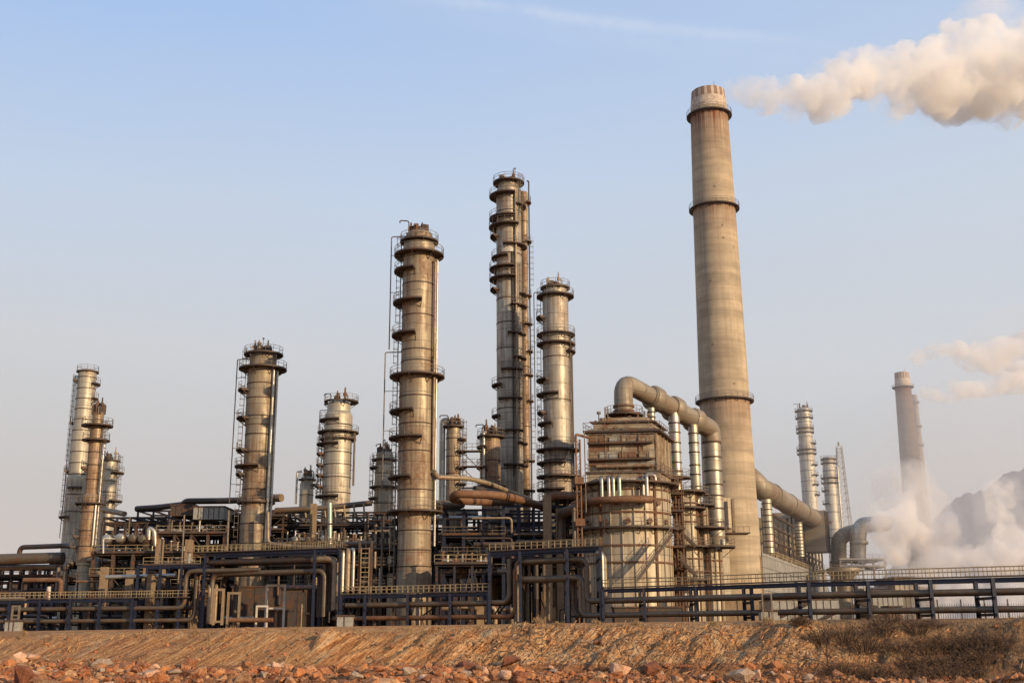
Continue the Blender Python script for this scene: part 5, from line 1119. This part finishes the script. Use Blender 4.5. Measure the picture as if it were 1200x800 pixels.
for a in ((22, 776, .85, 1, 'pale pink-orange boulder pile head against the bank, largest of the heap', Bp, None, (1.1, .8, .8)), (36, 773, .6, 2, 'pinkish boulder leaning on the largest pale boulder', Bp), (11, 780, .6, 3, 'orange boulder at the outer end of the heap', Bo),
          (33, 795, .8, 4, 'big tan slab boulder in front of the pale heap', Bp, None, (1.2, .7, .8)), (22, 797, .7, 5, 'dark shadowed boulder wedged beside the big tan slab', Bd), (120, 780, .62, 6, 'grey-tan wedge shaped boulder alone on the rubble edge', Bg, None, (1.2, .7, .8)), (154, 781, .5, 7, 'upright orange boulder past the grey-tan wedge', Bo, None, (.6, .6, 1.1)),
          (177, 794, .7, 8, 'pale split boulder low in the rubble', Bp), (204, 790, .5, 17, 'small tan boulder past the pale split one', Bg), (545, 786, .85, 9, 'dark red boulder at the middle of the rubble edge', Bd), (600, 784, .95, 10, 'tall dark red boulder with an orange lit flank', Bd, None, (.8, .8, 1.)), (607, 790, .6, 11, 'orange boulder hugging the tall dark red one', Bo),
          (726, 788, .95, 12, 'large rounded peach boulder before the bank', Bp, None, (1.2, .8, .75)), (764, 790, .9, 13, 'dark brown boulder beside the rounded peach one', Bd), (887, 795, .65, 14, 'upright pale tan stone slab at the foot of the brush', Bp, None, (.6, .5, 1.2)), (868, 797, .8, 15, 'brown boulder leaning on the upright pale slab', Bg), (947, 796, .4, 16, 'small grey-tan boulder near the bare sapling', Bg)):
    boulder(*a[:6], *(a[6:]))
q = random.Random(33)
for i in range(60):
    px_ = q.uniform(0, 960); py_ = q.uniform(781, 799); boulder(px_, py_, q.uniform(.22, .46), 200+i, 'fist-edged rusty orange rock lying in the loose rubble', q.choice((Bo, Bd, Bg, Bp, Bo)), 'medium rocks lying in the rubble')
# ------------------------------------------------------------------ dry grass, brush and a bare sapling
g = G('dry_grass'); rn = g.n('NewGeometry', out=8)
M['dry'] = g.end(g.ramp(rn, [(0., (.20,.11,.05)), (.5, (.36,.23,.11)), (1., (.44,.30,.15))]), .9)
g = G('brush_twigs'); rn = g.n('NewGeometry', out=8)
M['brush'] = g.end(g.ramp(rn, [(0., (.045,.024,.014)), (.6, (.11,.06,.032)), (1., (.20,.115,.055))]), .9)
q = random.Random(4); vs = []; fs = []
def blade(x, y, z, h, w_, lean):
    a = q.uniform(0, 6.28); dx, dy = math.cos(a)*w_, math.sin(a)*w_; lx, ly = q.gauss(0, lean)*h, q.gauss(0, lean)*h; o = len(vs)
    vs.extend([(x-dx, y-dy, z-.03), (x+dx, y+dy, z-.03), (x+lx, y+ly, z+h)]); fs.append((o, o+1, o+2))
for i in range(2600):                        # clumps along the crest and on the sunny end
    u = q.random()
    if u < .45: x = q.uniform(-44, 46); y = 85.5+q.gauss(0, 1.)
    elif u < .8: x = q.uniform(20, 46); y = q.uniform(72, 90)
    else: x = q.uniform(-42, 44); y = q.uniform(78, 88)
    z = height(x, y); hh = q.uniform(.10, .28)*(1.3 if x > 20 else 1)
    for k in range(9): blade(x+q.gauss(0, .14), y+q.gauss(0, .14), z, hh*q.uniform(.6, 1.2), .012, .35)
mb = MB(); mb.add(vs, fs); tag(mb.build('dry_grass', M['dry'], loc=(0, 0, 0)), 'thin dry grass on the crest and face of the bank', 'grass', kind='stuff')
def shrub(name, label, cat, x, y, R_, H, n, seed, mat='brush', group=None, leaves=True):
    q = random.Random(seed); z = height(x, y); rt = thing(name, label, cat, (x, y, z), group); mb = MB(); m2 = MB(); tv = []; tf = []
    for i in range(n):
        a = q.uniform(0, 6.28); t = q.uniform(.2, 1.); tip = Vector((x+R_*t*math.cos(a), y+R_*t*.8*math.sin(a), z+H*q.uniform(.45, 1.)*(1-.35*t*t))); b = Vector((x+.3*R_*t*math.cos(a), y+.3*R_*t*math.sin(a), z-.1)); m = b.lerp(tip, .5)+Vector((q.gauss(0, .08), q.gauss(0, .08), .12*H))
        mb.tube([b, m, tip], [.022*H/1.5+.008, .015, .006], 4, caps=False)
        for k in range(26 if leaves else 5):
            p = m.lerp(tip, q.uniform(-.4, 1.05)); d = Vector((q.gauss(0, 1), q.gauss(0, 1), q.gauss(.3, 1))).normalized()*q.uniform(.10, .3); s_ = Vector((q.gauss(0, 1), q.gauss(0, 1), q.gauss(0, 1))).normalized()*.018; o = len(tv)
            p = p+Vector((q.gauss(0, .1), q.gauss(0, .1), q.gauss(0, .06))); tv += [p-s_, p+s_, p+d]; tf.append((o, o+1, o+2))
    mb.build('stem', M[mat], rt); m2.add(tv, tf); m2.build('twigs', M[mat], rt)
    return rt
bl_ = [(962, 752, 81.5, 1.9, 1.5), (990, 748, 82, 2.3, 1.8), (1012, 760, 80, 2.2, 1.7), (1035, 746, 82.5, 2., 1.5), (1058, 764, 79.5, 2.3, 1.6), (1085, 752, 81, 2.4, 1.6), (1108, 764, 79, 2.3, 1.7), (1130, 748, 82, 2.1, 1.3), (1150, 764, 79.5, 2.1, 1.4), (1172, 748, 81.5, 1.7, 1.2), (1020, 780, 75.5, 1.8, 1.2), (1064, 786, 74.5, 1.9, 1.1), (1105, 784, 74.5, 1.9, 1.2), (985, 784, 75.5, 1.5, 1.1), (1140, 786, 75, 1.5, 1.), (940, 746, 83, 1.1, .8), (1044, 730, 86, 1.6, 1.), (1090, 733, 86, 1.5, .8), (1076, 742, 83, 2., 1.3), (1098, 746, 82, 2.2, 1.4), (1120, 756, 80, 2.3, 1.5), (1140, 742, 82.5, 2., 1.3), (1160, 752, 81, 2., 1.4), (1090, 770, 78, 2.1, 1.4), (1116, 772, 77.5, 2.1, 1.4), (1070, 772, 78, 1.9, 1.2), (1136, 770, 78, 1.8, 1.2)]
for i, (px_, py_, Y, r_, h_) in enumerate(bl_):
    p = P(px_, py_, Y); shrub('dry_shrub', 'tangled leafless brown shrub on the gullied end of the bank', 'shrub', p.x, p.y, r_, h_, 46, i, group='brown shrubs on the gullied bank')
for i, (px_, Y, h_) in enumerate(((28, 88, .7), (480, 86.5, .45), (512, 86.5, .4), (632, 86.3, .7), (655, 86.5, .4), (700, 86.2, .5), (745, 86, .4), (560, 87, .4), (230, 88, .5), (350, 88, .4), (836, 86, .5), (900, 86, .6))):
    p = P(px_, 735, Y); shrub('weed_clump', 'wispy dead weed clump on the crest of the bank below the pipe rack', 'weed', p.x, p.y, .5, h_, 12, 60+i, 'dry', 'dead weeds on the crest of the bank')
p = P(969, 770, 77); rt = thing('sapling', 'bare grey sapling with thin upright branches at the foot of the bank', 'sapling', (p.x, p.y, height(p.x, p.y))); q = random.Random(12)
z0 = height(p.x, p.y)-.1; mb = MB(); mb.tube([(p.x, p.y, z0), (p.x+.05, p.y, z0+1.2), (p.x-.1, p.y, z0+3.)], [.05, .035, .012], 6); mb.build('trunk', M['dark'], rt); mb = MB()
for i in range(14):
    h = q.uniform(.4, 2.4); a = q.uniform(0, 6.28); L = q.uniform(.5, 1.2); b = Vector((p.x, p.y, z0+h)); mb.tube([b, b+Vector((math.cos(a)*L*.4, math.sin(a)*L*.3, L*.6)), b+Vector((math.cos(a)*L*.5, math.sin(a)*L*.4, L*1.2))], [.02, .014, .005], 4, caps=False)
mb.build('branch', M['dark'], rt)

# ------------------------------------------------------------------ far hills behind the steam
g = G('hazy_hillside'); ob = g.n('TexCoord', out=3); nz = g.noise(ob, .03, 9, .75, .8)
M['hill'] = g.end(g.mix(g.ramp(nz, [(.38, 0.), (.62, 1.)]), (.25,.205,.175), (.36,.30,.26)), 1., spec=.0)
def hill(name, px_list, Y, depth):
    n = 200; m = 40; V = []; x0, x1 = px_list[0][0], px_list[-1][0]
    for j in range(m):
        for i in range(n):
            px_ = x0+(x1-x0)*i/(n-1); py_ = np.interp(px_, [a for a, _ in px_list], [b for _, b in px_list]); p = P(px_, float(py_), Y); t = j/(m-1); top = max(0, p.z)*(1+.05*fbm(i*.11, 1.))
            s_ = math.sin(t*PI/2)**.8; yy = Y-depth*(1-t); x_ = p.x
            V.append((x_, yy, -2+(top+2)*s_*(1+.16*fbm(x_*.012, yy*.012, 3.)*(1-t*.6)) + min(1, t*3)*(7*fbm(x_*.03, yy*.03, 6.) + 4.5*fbm(x_*.13, yy*.13, 2.))))
    Fc = [(j*n+i, j*n+i+1, (j+1)*n+i+1, (j+1)*n+i) for j in range(m-1) for i in range(n-1)]
    b0 = len(V)                      # the far side
    for i in range(n): V.append((V[(m-1)*n+i][0], Y+depth, -2))
    Fc += [((m-1)*n+i, (m-1)*n+i+1, b0+i+1, b0+i) for i in range(n-1)]
    mb = MB(); mb.add(V, Fc, True); tag(mb.build(name, M['hill'], loc=(0, 0, 0)), kind='structure')
hill('hills', [(1040, 735), (1075, 690), (1098, 630), (1110, 592), (1120, 587), (1135, 600), (1152, 585), (1175, 563), (1200, 551), (1240, 535), (1300, 545), (1400, 600), (1500, 690)], 1300, 500)

# ------------------------------------------------------------------ smoke and steam
def steam_mat(name, dens, scale, lo, hi, col=(1., .985, .965), an=.25, soft=None):
    m = bpy.data.materials.new(name); m.use_nodes = True; g = G.__new__(G); g.t = m.node_tree; g.t.nodes.clear(); out = g.t.nodes.new('ShaderNodeOutputMaterial')
    ob = g.n('TexCoord', out=3); nz = g.noise(ob, scale, 6, .66, .6); n2 = g.noise(ob, scale*.33, 2, .5)
    mixn = g.m('ADD', g.m('MULTIPLY', nz, .7), g.m('MULTIPLY', n2, .3))
    d = g.m('MULTIPLY', g.n('MapRange', {0: mixn, 1: lo, 2: hi, 3: 0., 4: 1.}), dens)
    v = g.n('VolumePrincipled', {'Color': (*col, 1), 'Density': d, 'Anisotropy': an})
    g.t.links.new(v, out.inputs['Volume']); m.cycles.volume_step_rate = 1.0; return m
import bmesh
bm = bmesh.new(); bmesh.ops.create_icosphere(bm, subdivisions=2, radius=1); IV = [v.co.copy() for v in bm.verts]; bm.verts.index_update(); IF = [tuple(v.index for v in f.verts) for f in bm.faces]; bm.free()
def plume(name, label, path, n, mat, vox, disp=.35, seed=0, cat='smoke', spread=.6, small=.35, veil=None):
    """path: (px, py, Y, radius_m); billows are fused into one skin, filled with volume"""
    q = random.Random(seed); mb = MB(); pts = [(P(a, b, Y), r) for a, b, Y, r in path]
    for i in range(n):
        t = (i+q.random())/n*(len(pts)-1); k = min(int(t), len(pts)-2); u = t-k; c = pts[k][0].lerp(pts[k+1][0], u); r = pts[k][1]*(1-u)+pts[k+1][1]*u
        d = Vector((q.gauss(0, 1), q.gauss(0, 1), q.gauss(0, 1))).normalized()*r*spread*q.uniform(.2, 1.); s_ = r*(small+.38*q.random()**2)
        mb.add([c+d+v*s_ for v in IV], IF)
    o = mb.build(name, mat); md = o.modifiers.new('fuse', 'REMESH'); md.mode = 'VOXEL'; md.voxel_size = vox; md.use_smooth_shade = True
    for sc_, st in ((vox*14, disp*1.6), (vox*5, disp), (vox*2.4, disp*.45)):
        tx = bpy.data.textures.new(name+'_billow', 'CLOUDS'); tx.noise_scale = sc_; tx.noise_depth = 3; d = o.modifiers.new('billow', 'DISPLACE'); d.texture = tx; d.strength = st; d.mid_level = .5; d.texture_coords = 'GLOBAL'
    if veil:
        mb = MB(); q = random.Random(seed+50)
        for i in range(int(n*.7)):
            t = (i+q.random())/(n*.7)*(len(pts)-1); k = min(int(t), len(pts)-2); u = t-k; c = pts[k][0].lerp(pts[k+1][0], u); r = (pts[k][1]*(1-u)+pts[k+1][1]*u)*1.12
            d = Vector((q.gauss(0, 1), q.gauss(0, 1), q.gauss(0, 1))).normalized()*r*spread*q.uniform(.2, 1.); s_ = r*(small+(.06 if veil is VE else .3)+.34*q.random()**2)
            mb.add([c+d+v*s_ for v in IV], IF)
        ve = mb.build('veil', veil, parent=o); md = ve.modifiers.new('fuse', 'REMESH'); md.mode = 'VOXEL'; md.voxel_size = vox*1.5
        tx = bpy.data.textures.new(name+'_veil', 'CLOUDS'); tx.noise_scale = vox*6; tx.noise_depth = 3; d = ve.modifiers.new('billow', 'DISPLACE'); d.texture = tx; d.strength = disp*1.6; d.texture_coords = 'GLOBAL'
    return tag(o, label, cat)
VE = steam_mat('smoke_veil', .09, .14, .42, .66, an=.15)
VS = steam_mat('steam_veil', .10, .09, .42, .66, (1., .97, .94), .15)
SM1 = steam_mat('dense_smoke', .50, .15, .40, .62, an=.15)
SM1t = steam_mat('thin_smoke', .24, .16, .34, .60, an=.15)
SM2 = steam_mat('distant_smoke', .3, .07, .38, .60, (1., .97, .93), .15)
SM3 = steam_mat('ground_steam', .55, .13, .42, .64, (1., .97, .94), .15)
SM4 = steam_mat('thin_steam', .13, .11, .40, .64, (1., .96, .92), .15)
plume('smoke_plume', 'thin first wisp of smoke leaving the giant chimney\'s mouth', [(834, 105.5, 235.5, 1.6), (846, 105.5, 236, 2.4), (862, 108, 237, 3.2), (880, 108, 239, 4.4), (906, 111, 242, 5.2)], 90, SM1t, .5, 1.6, 1, spread=.8, small=.2)
plume('smoke_plume', 'thick cream billowing smoke plume drifting off the giant chimney', [(893, 112, 241, 4.2), (925, 113, 245, 5.2), (955, 108, 248, 6.6), (985, 97, 251, 7.6), (1015, 94, 254, 7.6), (1045, 92, 258, 9.), (1075, 92, 260, 9.), (1105, 80, 264, 12.5), (1140, 76, 267, 14.), (1175, 84, 270, 15.), (1230, 84, 276, 17.), (1290, 80, 282, 19.)], 340, SM1, .6, 2.6, 2, spread=.82, small=.17, veil=VE)
plume('smoke_plume', 'faint pinkish smoke drifting level from the slim distant chimney', [(1064, 424, 500, 3.), (1080, 414, 506, 6.), (1105, 410, 515, 8.), (1130, 414, 523, 9.), (1155, 420, 530, 9.), (1180, 412, 538, 14.), (1240, 405, 560, 20.)], 90, SM2, 1.2, 3.2, 3, spread=.6, small=.28)
plume('smoke_plume', 'low smoke ribbon blown from the thin pale chimney', [(1080, 461, 625, 4.), (1105, 459, 633, 7.), (1135, 457, 642, 8.5), (1165, 456, 652, 9.), (1190, 448, 664, 13.), (1240, 440, 680, 18.)], 80, SM2, 1.4, 3.2, 4, spread=.6, small=.28)
plume('steam_cloud', 'rounded steam puff hiding the end of the bright elbow duct', [(1034, 645, 298, 5.), (1040, 630, 299, 7.), (1050, 615, 299, 6.), (1058, 622, 303, 7.), (1064, 604, 304, 6.5), (1058, 588, 306, 5.)], 76, SM3, .7, 2.0, 5, 'steam', .78, .20, VS)
plume('steam_cloud', 'tall steam column climbing in front of the slim distant chimney', [(1070, 680, 330, 6.), (1076, 655, 330, 7.5), (1084, 628, 334, 8.), (1078, 600, 336, 8.), (1070, 572, 340, 8.), (1064, 550, 344, 5.5)], 64, SM4, .9, 2.4, 6, 'steam', .66, .28, VS)
plume('steam_cloud', 'broad bank of white steam rolling over the end of the long low rack', [(1076, 676, 258, 3.5), (1098, 664, 262, 5.5), (1125, 660, 268, 5.), (1155, 662, 272, 5.), (1185, 655, 276, 7.), (1240, 655, 284, 9.)], 110, SM3, .75, 2.0, 7, 'steam', .78, .20, VS)
plume('steam_cloud', 'steam arm rising between the slim chimney and the hill notch', [(1094, 655, 300, 6.), (1104, 636, 302, 6.), (1113, 618, 304, 5.), (1120, 610, 305, 4.)], 44, SM3, .75, 2.0, 8, 'steam', .78, .20, VS)
plume('steam_cloud', 'steam arm rising in front of the dark hillside at the edge', [(1196, 655, 290, 8.), (1184, 630, 292, 7.), (1176, 606, 294, 6.), (1170, 585, 296, 5.), (1186, 572, 297, 4.)], 60, SM3, .8, 2.0, 9, 'steam', .78, .20, VS)
plume('steam_cloud', 'low steam lying on the ground behind the picket fence', [(1090, 712, 220, 3.5), (1115, 710, 222, 4.5), (1150, 705, 224, 5.), (1200, 706, 226, 6.), (1260, 706, 230, 6.)], 80, SM3, .8, 1.8, 10, 'steam', .6)
plume('haze_cloud', 'thin veil of steam haze hanging over the slim distant chimney and hills', [(1040, 610, 420, 22.), (1090, 560, 430, 30.), (1150, 530, 440, 38.), (1220, 500, 450, 48.), (1150, 640, 430, 30.)], 40, steam_mat('steam_haze', .0065, .015, .30, .62, (1., .97, .95), .2), 4., 9., 11, 'haze', .7, .5)

# ------------------------------------------------------------------ the morning haze over the far side of the plant
m = bpy.data.materials.new('valley_haze'); m.use_nodes = True; g = G.__new__(G); g.t = m.node_tree; g.t.nodes.clear(); out = g.t.nodes.new('ShaderNodeOutputMaterial')
g.t.links.new(g.n('VolumeScatter', {'Color': (.90, .94, 1., 1), 'Density': .0005, 'Anisotropy': .0}), out.inputs['Volume'])
tag(MB().box(-3000, 3000, 214, 1900, -1.5, 120).build('haze', m, loc=(0, 0, 0)), 'thin warm haze lying over the far side of the plant and the hills', 'haze', kind='stuff')
